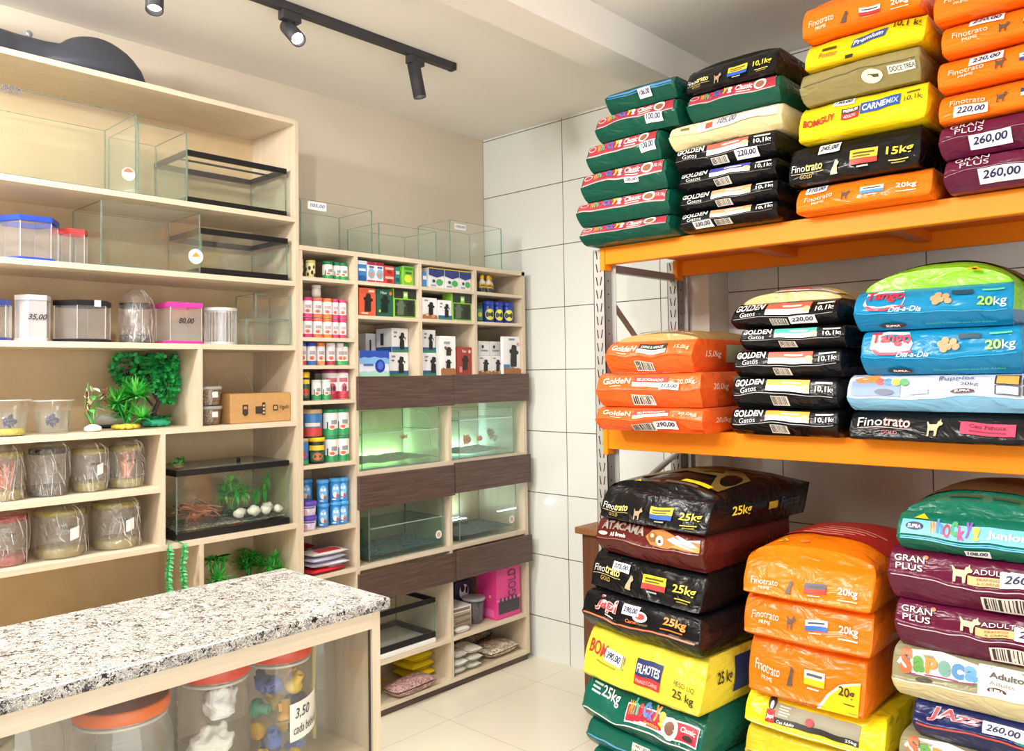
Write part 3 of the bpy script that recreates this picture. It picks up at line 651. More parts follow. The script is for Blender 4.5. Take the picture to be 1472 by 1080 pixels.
# second stack
T('black cat food bag marked 230,00 at the bottom on the top orange beam', 'cat', 1.835, FY, 2.048, .39, .066, seed=11, patch='#ef9a6a', price='230,00', pos=(.19, .38, .06, .4), group=BG)
T('black cat food bag with pale orange patch directly above the one marked 230,00', 'cat', 1.838, FY, 2.112, .39, .072, seed=12, patch='#efa070', group=BG)
T('black cat food bag with a blue and white patch on the top shelf', 'cat', 1.835, FY, 2.183, .39, .076, seed=13, patch='#3b3f9c', group=BG)
T('black cat food bag with red patch and 220,00 sticker on the top shelf', 'cat', 1.82, FY, 2.258, .405, .09, seed=14, patch='#e2604c', price='220,00', pos=(.63, .83, .08, .42), group=BG)
T('cream bag with a white panel, lying on black cat food of the top shelf', 'cream', 1.80, FY, 2.347, .45, .089, seed=15, group=BG)
T('dark green bag squeezed between the cream bag and the topmost black bag', 'party', 1.875, FY, 2.437, .37, .094, seed=16, group=BG)
T('black 10,1kg food bag topping the stack beside the green bags, under the ceiling beam', 'gold', 1.868, FY, 2.531, .365, .1, seed=17, kg='10,1kg', group=BG, dome=.02)
# third stack
T('orange 20kg bag marked 310,00 lying directly on the top orange beam', 'prime', 2.262, FY, 2.048, .43, .095, seed=21, cols=('#dfe6ee', '#3f86c4'), pts=STANDDOG, price='310,00', pos=(.1, .26, .68, .92), group=CG)
T('glossy black 15kg bag marked 245,00 under the bright yellow bag', 'gold', 2.24, FY, 2.141, .425, .135, seed=22, kg='15kg', cols=('#f0cf2d', '#c23a2a'), animal='#d9c49a', pts=SITDOG, price='245,00', pos=(.26, .42, .72, .93), group=CG)
T('bright yellow 10,1kg bag with red word and blue panel, top shelf', 'bomguy', 2.277, FY, 2.275, .41, .125, seed=23, price='130,00', pos=(.3, .46, .8, .95), group=CG)
T('crumpled khaki bag with a round cream badge on the top shelf', 'khaki', 2.288, FY, 2.399, .385, .105, seed=24, group=CG)
T('yellow 10,1 kg bag on the khaki bag of the top shelf', 'y101', 2.303, FY, 2.503, .385, .102, seed=25, group=CG)
T('orange bag topping the third stack, cut by the upper picture edge', 'prime', 2.298, FY, 2.605, .384, .12, seed=26, v=.25, group=CG, dome=.02)
# fourth stack
T('maroon bag marked 260,00 resting on the top beam at the right picture edge', 'plus', 2.70, FY, 2.048, .43, .1, seed=31, adult=False, price='260,00', pos=(.24, .5, .1, .46), group=DG)
T('maroon bag marked 260,00 directly under the orange bags at the right picture edge', 'plus', 2.69, FY, 2.146, .43, .1, seed=32, adult=False, price='260,00', pos=(.22, .46, .12, .48), group=DG)
T('orange bag with a low 220,00 sticker, lying directly on the maroon bags', 'prime', 2.69, FY, 2.245, .43, .098, seed=33, cols=('#24356c', '#e9e6e4'), pts=STANDDOG, v=.5, price='220,00', pos=(.13, .33, .1, .44), group=DG)
T('orange bag marked 220,00, third from the top at the right picture edge', 'prime', 2.69, FY, 2.342, .43, .1, seed=34, cols=('#e9e6e4', '#2a3f7c'), pts=STANDDOG, v=.4, price='220,00', pos=(.22, .42, .56, .82), group=DG)
T('orange bag marked 220,00, second from the top at the right picture edge', 'prime', 2.703, FY, 2.441, .43, .1, seed=35, cols=('#e9e6e4', '#2a3f7c'), pts=STANDDOG, v=.4, price='220,00', pos=(.2, .4, .66, .92), group=DG)
T('orange bag topping the stack in the upper right picture corner', 'prime', 2.685, FY, 2.54, .43, .11, seed=36, v=.5, group=DG, dome=.02)
# middle shelf
EG, FG, GG = 'orange bags on the middle rack shelf', 'black cat food bags on the middle rack shelf', 'large bags at the right of the middle rack shelf'
sd = lambda kg: (lambda q: (q.text(kg, .1, .26, .42, .66, M('#fbd3b4'), .015), q.rect(.32, .52, .3, .85, M('#c9c49a'), 3, 3)))
T('orange dog food bag marked 290,00 at the bottom, sagging over the middle beam', 'orange', 1.50, -.95, 1.337, .475, .09, seed=41, price='290,00', pos=(.58, .77, .12, .42), D=.66, sideart=sd('20,0kg'), group=EG, amp=.007)
T('orange dog food bag marked 313,00, middle of three on the middle shelf', 'orange', 1.505, -.95, 1.426, .465, .125, seed=42, price='313,00', pos=(.64, .8, .56, .74), D=.66, sideart=sd('20,0kg'), group=EG, amp=.007)
T('orange and gold 15,0kg bag topping the orange stack on the middle shelf', 'orangetop', 1.55, -.95, 1.549, .39, .118, seed=43, kg='15,0kg', stripe=True, D=.68, dome=.04, sideart=sd('15,0kg'), topart=top_orange, group=EG, amp=.006)
T('black cat food bag with wide orange patch, at the bottom on the middle beam', 'cat', 2.018, FY, 1.337, .388, .09, seed=44, patch='#f0a640', group=FG)
T('black cat food bag with yellow patch, second from the bottom on the middle shelf', 'cat', 2.026, FY, 1.426, .38, .104, seed=45, patch='#f0ae4c', group=FG)
T('black cat food bag with coral red patch, middle of the middle shelf stack', 'cat', 2.035, FY, 1.528, .385, .092, seed=46, patch='#e8624c', group=FG)
T('black cat food bag with teal patch, second from the top on the middle shelf', 'cat', 2.06, FY, 1.619, .375, .074, seed=47, patch='#3fb0a0', group=FG)
T('black and gold cat food bag marked 220,00 topping the middle shelf cat food stack', 'catgold', 2.028, FY, 1.692, .385, .088, seed=48, patch='#e8624c', price='220,00', pos=(.58, .8, .1, .4), dome=.05, topart=top_cat, group=FG)
T('black 25kg puppy bag with pink panel, at the bottom of the blue bag stack', 'pink', 2.41, FY, 1.337, .56, .089, seed=51, group=GG)
T('pale blue and silver 20kg puppy bag between black and blue bags', 'puppies', 2.41, FY, 1.425, .56, .11, seed=52, group=GG)
T('blue 20kg bag with red brand word, lower of the two blue bags', 'tangolow', 2.455, FY, 1.533, .45, .135, seed=53, group=GG)
def lime_top(p, s):
    art_tango(p, s)
T('blue and lime green 20kg bag, upper of the two blue bags', 'tango', 2.437, FY, 1.666, .45, .125, seed=54, dome=.085, D=.64, topart=top_lime, group=GG)
# floor level
HG, IG, JG = 'left stack under the middle shelf', 'orange stack under the middle shelf', 'right stack under the middle shelf'
T('dark green bag with blue seam, lying below the green 25kg bag', 'greenlow', 1.51, -1.05, .206, .52, .1, D=.5, seed=60, yaw=-5, roll=-1.5, group=HG)
T('dark green bag lying on the lowest orange beam, beneath all other bags of its stack', 'greenlow', 1.53, -1.05, .109, .5, .098, D=.5, seed=59, yaw=-5, roll=-1.5, group=HG)
T('green 25kg bag with red panel of coloured letters, under the yellow 25 kg bag', 'green25', 1.50, -1.06, .305, .53, .155, D=.48, seed=61, yaw=-5, roll=-1.5, group=HG, slope=.06)
T('yellow 25 kg bag marked 390,00 between the green and the black bags', 'bomguypup', 1.505, -1.06, .46, .53, .174, D=.48, seed=62, yaw=-5, roll=-1.5, price='390,00', pos=(.215, .36, .45, .68), group=HG,
  sideart=lambda q: (q.text('25 kg', .12, .3, .5, .75, M('#2b2a1a'), .02), q.rect(.34, .62, .3, .9, M('#22356c'), 4, 3), q.rect(.62, .8, .3, .9, M('#b3242c'), 3, 3)))
T('black 25kg bag with red brand word and orange seam line, sticker 290,00', 'japi', 1.50, -1.05, .634, .53, .127, D=.5, seed=63, yaw=-5, roll=-1.5, price='290,00', pos=(.385, .52, .72, .94), group=HG)
T('black 25kg bag marked 375,00, third from the top of the left floor stack', 'gold', 1.50, -1.0, .761, .51, .133, D=.55, seed=64, yaw=-5, roll=-1.5, cols=('#f0cf2d', '#c22f2a'), animal='#b59c7c', pts=SITDOG, price='375,00', pos=(.225, .375, .6, .82), v=.38, group=HG)
T('maroon brown bag with puppies and mountains printed, under the topmost black bag', 'atacama', 1.53, -1.0, .894, .49, .126, D=.58, seed=65, yaw=-5, roll=-1.5, group=HG)
T('large black 25kg bag with domed top, topping the left floor stack', 'goldtop', 1.548, -1.0, 1.02, .49, .115, D=.68, seed=66, yaw=-5, roll=-1.5, dome=.05, animal='#a5876c', topart=top_gold, group=HG,
  sideart=lambda q: (q.text('25kg', .16, .34, .35, .7, M('#f3d63f'), .02), q.rect(.52, .62, .4, .62, M('#c9a92c'), 3, 2), q.text('Finotrato', .66, .88, .4, .7, M('#3d4550'), .01)))
T('yellow bag with a dark seam, on the floor shelf beneath the orange stack', 'plainyellow', 2.09, -.96, .102, .46, .157, D=.58, seed=69, group=IG)
T('yellow bag with a dark seam, second from the bottom beneath the orange stack', 'plainyellow', 2.085, -.96, .258, .46, .16, D=.58, seed=68, group=IG)
T('yellow 25kg bag with grey and black banner, beneath the orange bags', 'japiy', 2.09, -.97, .417, .455, .113, D=.6, seed=70, group=IG)
T('orange 20g bag with a yellow corner, lowest of the three orange floor stack bags', 'prime', 2.105, -.97, .531, .39, .179, D=.6, seed=71, cols=('#c9c4bc', '#e8c020'), gold=True, roll=0, v=.42, group=IG)
T('orange 20kg bag with blue and white panel, middle of the floor stack', 'prime', 2.093, -.97, .71, .427, .132, D=.6, seed=72, cols=('#e4ecf2', '#2f62b0'), pts=STANDDOG, v=.42, group=IG)
T('orange 20kg bag with red and white panel and domed top', 'primetop', 2.093, -.97, .84, .43, .12, D=.62, seed=73, dome=.06, topart=top_prime, cols=('#55565c', '#c9322a'), v=.34, group=IG)
T('beige bag on the floor shelf at the bottom of the right floor stack', 'sapeca', 2.57, -.96, .102, .45, .148, D=.58, seed=79, group=JG)
T('beige bag with coloured letters, second from the bottom of the right floor stack', 'sapeca', 2.56, -.96, .248, .45, .15, D=.58, seed=78, group=JG)
T('beige grey bag whose corner shows between the yellow and the navy bag', 'sapeca', 2.56, -.97, .396, .45, .13, D=.58, seed=80, group=JG)
T('navy blue bag with red brand word and 260,00 sticker, below the beige bag', 'jazz', 2.60, -.97, .524, .43, .105, D=.58, seed=74, price='260,00', pos=(.44, .66, .62, .9), group=JG)
T('beige and grey 20kg bag with colourful puffy letters, between the navy and maroon bags', 'sapeca', 2.548, -.97, .627, .45, .145, D=.6, seed=75, group=JG)
T('maroon dog food bag marked 260,00, lower of the two in the right floor stack', 'plus', 2.56, -.97, .77, .45, .132, D=.6, seed=76, price='260,00', pos=(.69, .94, .56, .82), group=JG)
T('maroon dog food bag marked 260,00, directly below the green and blue bag', 'plus', 2.545, -.97, .9, .45, .142, D=.6, seed=77, price='260,00', pos=(.66, .92, .58, .84), group=JG)
T('green bag with light blue banner and brown domed top, marked 108,00', 'junior', 2.572, -.97, 1.04, .43, .105, D=.6, seed=81, dome=.07, topart=top_junior, price='108,00', pos=(.44, .58, .04, .22), group=JG)

# ------------------------------------------------------------------ the room
def struct(name, mb): return tag(mb.build(name), None, None, None, 'structure')
CEIL = 2.935
FLOOR_M = tiles('cream_floor_tile', '#e9e3cd', '#bdb39c', (0, 1), (.6, .6), (.615, -.285), .004, .16)
WALL_M = tiles('white_wall_tile', '#e4e6e1', '#59544c', (0, 2), (.603, .3376), (0, .2215), .0045, .12)
PAINT = plaster('beige_wall_paint', '#d6c8b4'); CPAINT = plaster('off_white_ceiling_paint', '#efeae2')
b = MB(); b.box(-.15, 5.2, -6.4, .15, -.12, 0, FLOOR_M); struct('floor', b)
b = MB(); b.box(-.15, 5.2, -6.4, .15, CEIL, CEIL+.12, CPAINT); struct('ceiling', b)
b = MB(); b.box(-.15, 0, -6.4, .15, 0, CEIL, PAINT); struct('wall_left', b)
b = MB(); b.box(0, 5.2, 0, .15, 0, CEIL, WALL_M); struct('wall_back', b)
DIM = plaster('bounce_cutting_taupe', '#7d7166'); b = MB(); b.box(5.05, 5.2, -1.3, 0, 0, CEIL, DIM); b.box(5.05, 5.2, -6.4, -1.3, 2.25, CEIL, DIM); b.box(5.05, 5.2, -6.4, -5.9, 0, 2.25, DIM); struct('wall_right', b)   # unseen wall: opening made to admit side light, dark tone cuts bounce
b = MB(); b.box(-.15, 5.2, -6.55, -6.4, 0, CEIL, DIM); struct('wall_front', b)  # unseen wall added to shut out light from the front
b = MB(); b.box(1.40, 1.568, -6.4, 0, 2.787, CEIL, CPAINT); struct('trim_1', b)
b = MB(); b.box(1.40, 1.568, -.178, 0, 0, 2.787, plaster('column_paint', '#cfc6b8')); struct('trim_2', b)
# ------------------------------------------------------------------ pallet rack
STEEL = M('#b4b2ad', .42, .5, .35); STEEL_D = M('#8f8c87', .45, .5, .3); SLOT = M('#1c1b1a', .8); ORANGE = M('#ee8508', .5, .3); DECK = M('#d8660c', .45)
rack = thing('pallet_rack', 'steel pallet rack with grey slotted uprights and orange beams loaded with bags', 'storage rack', (1.405, -.5, 0))
def rel(o, root): o.parent = root; o.matrix_parent_inverse = Matrix.Translation(root.location).inverted(); return o
def upright(x0, y0, name='upright', mirror=False):
    b = MB(); w, d, t, H = .054, .05, .003, 2.04
    b.box(x0, x0+w, y0, y0+t, .004, H, STEEL)                 # face with the slots
    b.box(x0, x0+t, y0, y0+d, .004, H, STEEL_D); b.box(x0+w-t, x0+w, y0, y0+d, .004, H, STEEL_D)
    b.box(x0+w-t, x0+w+.02, y0+d-t, y0+d, .004, H, STEEL); b.box(x0-.0, x0+.012, y0+d-t, y0+d, .004, H, STEEL_D)
    z = .06
    while z < H-.03:
        for s in (0, 1):
            xa, xb = (x0+.014, x0+.020) if s == 0 else (x0+w-.014, x0+w-.020)
            o = len(b.v)
            b.v += [(xa-.0022, y0-.0006, z+.034), (xa+.0028, y0-.0006, z+.034), (xb+.0028, y0-.0006, z), (xb-.0022, y0-.0006, z)]
            b.face((o, o+1, o+2, o+3), SLOT)
        b.ball((x0+w+.0005, y0+.024, z+.017), .004, SLOT, 8, 4, sx=.15)
        z += .0525
    b.box(x0-.01, x0+w+.02, y0-.008, y0+d+.02, .0, .004, STEEL_D)
    return rel(b.build(name), rack)
XR = 3.72
for x in (1.405, XR):
    upright(x, -.80); upright(x, -.255)
    for (za, zb) in ((1.86, 1.45), (1.0, 1.19), (.35, .75)):
        b = MB(); b.tube([(x+.03, -.752, za), (x+.03, -.255, zb)], .016, STEEL, 4); rel(b.build('diagonal_brace'), rack)
    for z in (1.955, .06):
        b = MB(); b.box(x+.016, x+.044, -.75, -.255, z, z+.03, STEEL_D); rel(b.build('horizontal_brace'), rack)
for zb, zt in ((1.977, 2.047), (1.252, 1.336), (.02, .1)):
    for y0, sgn in ((-.80, 1), (-.235, -1)):
        b = MB(); ya, yb = (y0, y0+.04) if sgn > 0 else (y0, y0+.04)
        b.box(1.462, XR-.004, ya, yb, zb, zt, ORANGE, .003)
        beam = rel(b.build('beam'), rack)
        for x, dx in ((1.405+.036, .022), (XR-.004, .022)):
            b = MB(); yy = (y0-.004) if sgn > 0 else (y0-.03)
            b.box(x, x+.022, yy, yy+.004 if sgn > 0 else yy+.05, zb-.022, zt-.003, ORANGE, .001)
            b.box(x+.019, x+.023, yy, yy+.045, zb-.022, zt-.003, ORANGE, .001)
            k_ = b.build('beam_connector'); k_.parent = beam
    b = MB(); b.box(1.47, XR-.01, -.757, -.237, zt-.006, zt-.001, DECK); deck = rel(b.build('deck_panel'), rack)
    for x in (1.95, 2.45, 2.95, 3.4):
        b = MB(); b.box(x, x+.05, -.758, -.236, zt-.042, zt-.0065, DECK); b.ball((x+.025, -.75, zt-.046), .006, STEEL, 8, 4); k_ = b.build('deck_support'); k_.parent = deck
# wooden box behind the left upright
t = thing('wooden_cabinet', 'brown wooden cabinet standing against the tiled wall behind the left rack upright', 'cabinet', (1.18, -.24, 0))
b = MB(); b.box(-.17, .18, -.16, .2, .0, .81, BROWN, .004); b.build('cabinet_body', t)
b = MB(); b.box(-.19, .2, -.19, .21, .81, .84, grain('light_brown_top', '#7a4c2c', '#8f6038', (20, 1.5, 20)), .004); b.build('cabinet_top', t)
# ------------------------------------------------------------------ tall shelf unit on the left
F = .37; TH = .02
left = thing('shelf_unit', 'tall pale maple shelf unit holding tanks, plants and wrapped bowls', 'shelf unit', (.2, -2.4, 0))
def board(root, name, y0, y1, z1, x0=.02, x1=F, th=TH, mat=None):
    b = MB(); b.box(x0, x1, y0, y1, z1-th, z1, mat or WOOD_H); return rel(b.build(name), root)
def post(root, name, y0, y1, z0, z1, x0=.02, x1=F):
    b = MB(); b.box(x0, x1, y0, y1, z0, z1, WOOD_V); return rel(b.build(name), root)
YL = -3.3
post(left, 'side_panel', -1.508, -1.491, 0, 2.645); post(left, 'side_panel', YL-.018, YL, 0, 2.645)
board(left, 'top_board', YL, -1.508, 2.645)
for z in (2.227, 1.955, 1.683, 1.366, .938): board(left, 'shelf_board', YL, -1.508, z)
board(left, 'shelf_board', YL, -2.08, 1.152)
board(left, 'shelf_board', YL, -1.508, .365); board(left, 'shelf_board', YL, -1.508, .08)
post(left, 'divider', -1.936, -1.918, 1.366, 1.683-TH); post(left, 'divider', -2.08, -2.062, .938, 1.366-TH); post(left, 'divider', -1.932, -1.914, .42, .938-TH)
b = MB(); b.box(.004, .02, YL, -1.491, 0, 2.645, BACKP); rel(b.build('back_panel'), left)
# ------------------------------------------------------------------ lower shelf unit on the right
right = thing('aquarium_shelf_unit', 'pale maple shelf unit with dark walnut fascia boards and fish tanks in the corner', 'shelf unit', (.2, -.75, 0))
post(right, 'side_panel', -.084, -.06, .035, 2.112); post(right, 'side_panel', -1.4905, -1.474, .035, 2.09)
board(right, 'top_board', -1.4905, -.06, 2.112)
post(right, 'divider', -1.205, -1.186, .053, 2.092); post(right, 'divider', -.827, -.807, 1.548, 2.092); post(right, 'divider', -.452, -.432, 1.548, 2.092); post(right, 'divider', -.641, -.622, .053, 1.53)
for z in (1.98, 1.72, 1.60, 1.448, 1.174, .895, .70, .3): board(right, 'shelf_board', -1.474, -1.205, z, th=.016)
for z in (1.982, 1.826):
    for y0, y1 in ((-1.186, -.827), (-.807, -.452), (-.432, -.084)): board(right, 'shelf_board', y0, y1, z, th=.016)
board(right, 'shelf_board', -1.186, -.084, 1.548)
for z in (1.122, .702, .254):
    for y0, y1 in ((-1.186, -.641), (-.622, -.084)): board(right, 'shelf_board', y0, y1, z)
board(right, 'bottom_board', -1.474, -.084, .053)
b = MB(); b.box(.004, .02, -1.491, -.06, .035, 2.112, BACKP); rel(b.build('back_panel'), right)
b = MB(); b.box(.03, F-.012, -1.491, -.066, 0, .035, WALNUT); rel(b.build('kickboard'), right)
for y0, y1, z0, z1, x in ((-1.2, -.617, 1.398, 1.549, 0), (-.615, -.058, 1.404, 1.552, .002), (-1.2, -.617, .953, 1.103, 0), (-.615, -.056, .962, 1.112, .006), (-1.2, -.617, .53, .668, 0), (-.615, -.062, .535, .676, .012)):
    b = MB(); b.box(F+.0005+x, F+.0185+x, y0, y1, z0, z1, WALNUT, .0015); rel(b.build('fascia_board'), right)
# ------------------------------------------------------------------ counter
ct = thing('display_counter', 'pale wooden display counter with glass front and jars inside', 'counter', (1.5, -2.9, 0))
Z0 = .972; CY = -2.142
post(ct, 'end_panel', CY-.024, CY, 0, Z0, 1.29, 1.742); post(ct, 'end_panel', -3.72, -3.696, 0, Z0, 1.29, 1.742)
b = MB(); b.box(1.7, 1.742, -3.696, CY-.024, Z0-.042, Z0, WOOD_H); rel(b.build('front_rail'), ct)
b = MB(); b.box(1.29, 1.308, -3.696, CY-.024, 0, Z0, WOOD_H); rel(b.build('back_panel'), ct)
board(ct, 'inner_shelf', -3.696, CY-.024, .632, 1.308, 1.725); board(ct, 'bottom_board', -3.696, CY-.024, .08, 1.308, 1.742)
b = MB(); b.box(1.728, 1.734, -3.69, CY-.026, .09, Z0-.04, CLEAR('#fdfdfb', .006, .025, .3, .03)); b.box(1.7275, 1.7345, CY-.0265, CY-.024, .09, Z0-.04, M('#3c3934')); rel(b.build('glass_front'), ct)
b = MB(); b.box(1.27, 1.757, -3.75, -2.118, Z0, 1.0, GRANITE, .006); tag(b.build('granite_worktop'), 'speckled grey and white granite slab lying on the display counter', 'worktop')
# ------------------------------------------------------------------ track lights
TRK = M('#34343a', .5)
t = thing('ceiling_light_track', 'long dark grey lighting track fixed to the ceiling above the shelves', 'lighting track', (.755, -2.2, CEIL))
b = MB(); b.box(-.018, .018, -2.2, 1.24, -.032, 0, TRK, .003); b.build('track_rail', t)
b = MB(); b.box(-.019, .019, 1.24, 1.262, -.033, 0, M('#222226', .5), .003); b.build('end_cap', t)
def spot(loc, aim, label, power, size=.055, L=.15, cone=95, lit=True):
    t = thing('spotlight', label, 'spotlight', loc, 0, 'spotlights on the ceiling track')
    b = MB(); b.box(-.017, .017, -.04, .04, -.036, -.0015, TRK, .003); b.build('track_adapter', t)
    d = (Vector(aim)-Vector(loc)).normalized(); piv = Vector((0, 0, -.055))
    b = MB(); b.tube([(0, 0, -.034), (0, 0, -.062)], .009, TRK, 10); b.build('swivel_stem', t)
    q = d.to_track_quat('Z', 'Y').to_matrix().to_4x4(); q.translation = piv+Vector((0, 0, -.012))-d*.03
    b = MB(); r = size/2
    b.lathe([(r*.9, -.012), (r, -.008), (r, L-.012), (r*.86, L-.012), (r*.8, L-.03), (0.0005, L-.032)], [TRK, TRK, TRK, TRK, M('#d8d8d4', .3)], 24)
    b.v = [tuple(q @ Vector(p)) for p in b.v]; hs_ = b.build('lamp_housing', t)
    b = MB(); b.lathe([(r*.78, L-.029), (r*.6, L-.026), (.0005, L-.0255)], EMIT('#fff4e2', 40 if lit else 6), 24)
    b.v = [tuple(q @ Vector(p)) for p in b.v]; b.build('lens', hs_)
    l = bpy.data.lights.new('spot_lamp', 'SPOT'); l.energy = power; l.color = (1, .98, .94); l.spot_size = math.radians(cone); l.spot_blend = .6; l.shadow_soft_size = .03
    o = bpy.data.objects.new('spot_lamp', l); COL.objects.link(o); o.parent = t
    o.location = q @ Vector((0, 0, L+.005)); o.rotation_euler = (-d).to_track_quat('Z', 'Y').to_euler()
    return t
ZT = CEIL-.031
spot((.755, -1.165, ZT), (.86, -1.04, 2.0), 'dark cylinder spotlight nearest the end of the track, tilted towards the tiled wall', 22)
spot((.755, -1.77, ZT), (2.75, -2.2, 1.35), 'dazzling lit spotlight in the middle of the visible track', 75)
spot((.755, -2.27, ZT), (1.05, -2.42, 2.0), 'cylinder spotlight above the tall shelf unit, showing its bright lens', 60)
# unseen shop spotlights; added fill lights follow
def lamp(loc, aim, power, cone, soft=.04, col=(1, .98, .945), blend=.5):
    l = bpy.data.lights.new('shop_lamp', 'SPOT'); l.energy = power; l.color = col; l.spot_size = math.radians(cone); l.spot_blend = blend; l.shadow_soft_size = soft
    o = bpy.data.objects.new('shop_lamp', l); COL.objects.link(o); o.location = loc; o.rotation_euler = (Vector(loc)-Vector(aim)).to_track_quat('Z', 'Y').to_euler()
lamp((2.15, -3.1, 2.75), (.2, -1.9, 1.0), 70, 90)
lamp((2.2, -2.3, 2.75), (.3, -.5, .8), 18, 80)
lamp((1.75, -3.0, 2.75), (2.2, -.8, 1.3), 85, 80)
lamp((2.6, -3.6, 2.8), (2.5, -.8, 1.4), 105, 80)
def area(loc, aim, power, sx, sy, col=(1, .97, .93)):
    l = bpy.data.lights.new('fill_area', 'AREA'); l.shape = 'RECTANGLE'; l.size = sx; l.size_y = sy; l.energy = power; l.color = col
    o = bpy.data.objects.new('fill_area', l); COL.objects.link(o); o.location = loc; o.rotation_euler = (Vector(loc)-Vector(aim)).to_track_quat('Z', 'Y').to_euler()
l = bpy.data.lights.new('fill_point', 'POINT'); l.energy = 185; l.shadow_soft_size = .12; l.color = (1, .98, .95)  # unseen point light added to brighten the ceiling and upper walls
o = bpy.data.objects.new('fill_point', l); COL.objects.link(o); o.location = (.95, -3.9, 2.7)
area((2.6, -5.0, 2.85), (1.9, -2.5, 1.0), 30, 1.2, 1.2)  # soft area light added out of view as fill
w = bpy.data.worlds.new('daylight'); SC.world = w; w.use_nodes = True
bg = w.node_tree.nodes['Background']; bg.inputs[0].default_value = (.95, .97, 1, 1); bg.inputs[1].default_value = 3.6
# ------------------------------------------------------------------ camera
cd = bpy.data.cameras.new('camera'); cam = bpy.data.objects.new('camera', cd); COL.objects.link(cam); SC.camera = cam
cd.sensor_fit = 'HORIZONTAL'; cd.sensor_width = 36; cd.lens = 1177.4/1472*36
cd.shift_x = 0; cd.shift_y = (497.4-540)/1472; cd.clip_start = .02
ya, pa, ra = .748149, .0345355, -.0140205
Fv = Vector((-sin(ya)*cos(pa), cos(ya)*cos(pa), sin(pa))); Rv = Vector((cos(ya), sin(ya), 0)); Uv = Rv.cross(Fv)
R2 = Rv*cos(ra)+Uv*sin(ra); U2 = -Rv*sin(ra)+Uv*cos(ra)
cam.matrix_world = Matrix(((R2.x, U2.x, -Fv.x, 3.38341), (R2.y, U2.y, -Fv.y, -3.41603), (R2.z, U2.z, -Fv.z, 1.55), (0, 0, 0, 1)))
SC.view_settings.view_transform = 'Standard'; SC.view_settings.look = 'None'; SC.view_settings.gamma = 1; SC.view_settings.use_curve_mapping = False
SC.view_settings.exposure = 0.0
cy = SC.cycles; cy.transparent_max_bounces = 48; cy.max_bounces = 8; cy.diffuse_bounces = 4; cy.caustics_reflective = False; cy.caustics_refractive = False

# ------------------------------------------------------------------ tanks and bowls
def px_print(y0, y1, z0, z1, x):                     # artwork on a face that looks along +x
    return lambda u, v, l: Vector((x+l, y0+(y1-y0)*u, z0+(z1-z0)*v))
STICK = M('#f3f1ec', .6)
def price_note(root, y0, y1, z0, z1, x, txt, col='#2f2f5a', paper=True):
    b = MB(); p = Print(b, px_print(y0, y1, z0, z1, x)); p.lift = .0008
    if paper: p.rect(0, 1, 0, 1, STICK, 1, 1); p.text(txt, .1, .9, .25, .75, M(col), .01, .25)
    else: p.text(txt, 0, 1, 0, 1, M(col), .02, .3)
    return b.build('price_sticker' if paper else 'handwritten_price', root)
def tank(label, x0, x1, y0, y1, z, h, frame=None, group=None, cat='glass tank', name='glass_tank', t=.004, midbar=False, lid=False, glass=None):
    cx, cyy = (x0+x1)/2, (y0+y1)/2; g = glass or GLASS
    r = thing(name, label, cat, (cx, cyy, z), 0, group); a, c = (x1-x0)/2, (y1-y0)/2
    f = .001
    b = MB()
    b.box(-a, a, -c, c, f, f+t, g)
    b.box(a-t, a, -c, c, f+t, h, g); b.box(-a, -a+t, -c, c, f+t, h, g)
    b.box(-a+t, a-t, -c, -c+t, f+t, h, g); b.box(-a+t, a-t, c-t, c, f+t, h, g)
    e = .0025
    for yy in (-c, c):                                # polished edges show green
        for xx in (-a, a): b.box(xx-e, xx+e*.3, yy-e, yy+e, f, h, GLASS_EDGE)
    if not frame:
        for xx in (-a+t/2, a-t/2): b.box(xx-t/2, xx+t/2, -c, c, h, h+.0012, GLASS_EDGE)
        for yy in (-c+t/2, c-t/2): b.box(-a, a, yy-t/2, yy+t/2, h, h+.0012, GLASS_EDGE)
        b.box(a-.001, a+.0006, -c, c, f, f+.005, GLASS_EDGE)
    b.build('glass_box', r)
    if frame:
        for nm, za, zb in (('bottom_frame', 0, .026), ('top_frame', h-.022, h)):
            b = MB(); w = .008; o = .003
            b.box(-a-o, -a+w, -c-o, c+o, za, zb, frame); b.box(a-w, a+o, -c-o, c+o, za, zb, frame)
            b.box(-a+w, a-w, -c-o, -c+w, za, zb, frame); b.box(-a+w, a-w, c-w, c+o, za, zb, frame)
            if midbar and nm == 'top_frame': b.box(-.006, .006, -c, c, zb-.006, zb, frame)
            b.build(nm, r)
        if lid:
            b = MB(); b.box(-a+.006, a-.006, -c+.006, c-.006, h+.0005, h+.004, CLEAR('#d4dcd4', .1, .1, .4, .06)); b.lathe([(.008, 0), (.008, .012), (.004, .016)], BLACK, 12, (a*.25, c*.3, h+.004)); b.build('glass_lid', r)
    return r
TOPG, S1G = 'bare glass tanks on top of the corner shelf unit', 'tanks on the uppermost shelf of the tall unit'
t = tank('large frameless glass tank with a fish sticker on the top left shelf', .06, .35, -2.98, -2.1633, 2.228, 0.2966, group=S1G)
b = MB(); p = Print(b, px_print(.34, .42, .03, .11, .146)); p.ell(.5, .5, .3, .3, M('#f2f0f4')); p.poly([(.1,.5),(.3,.8),(.6,.85),(.9,.6),(.6,.5)], .2, .8, .3, .85, M('#c97a5a')); b.build('round_sticker', t)
price_note(t, -.03, .03, .27, .3, .146, '90,00', '#6a6870', False)
tank('narrow frameless glass tank between the large tank and the black framed one', .08, .352, -2.1552, -1.9728, 2.228, 0.2687, group=S1G)
tank('black framed glass tank in the right corner of the upper shelf', .05, .335, -1.9624, -1.5313, 2.228, 0.2084, BLACK, midbar=True, group=S1G)
S2G = 'tanks on the second shelf of the tall unit'
t = tank('frameless glass tank with round sticker on the second shelf, behind it a dark frame', .08, .35, -2.2841, -1.92, 1.956, 0.2337, group=S2G)
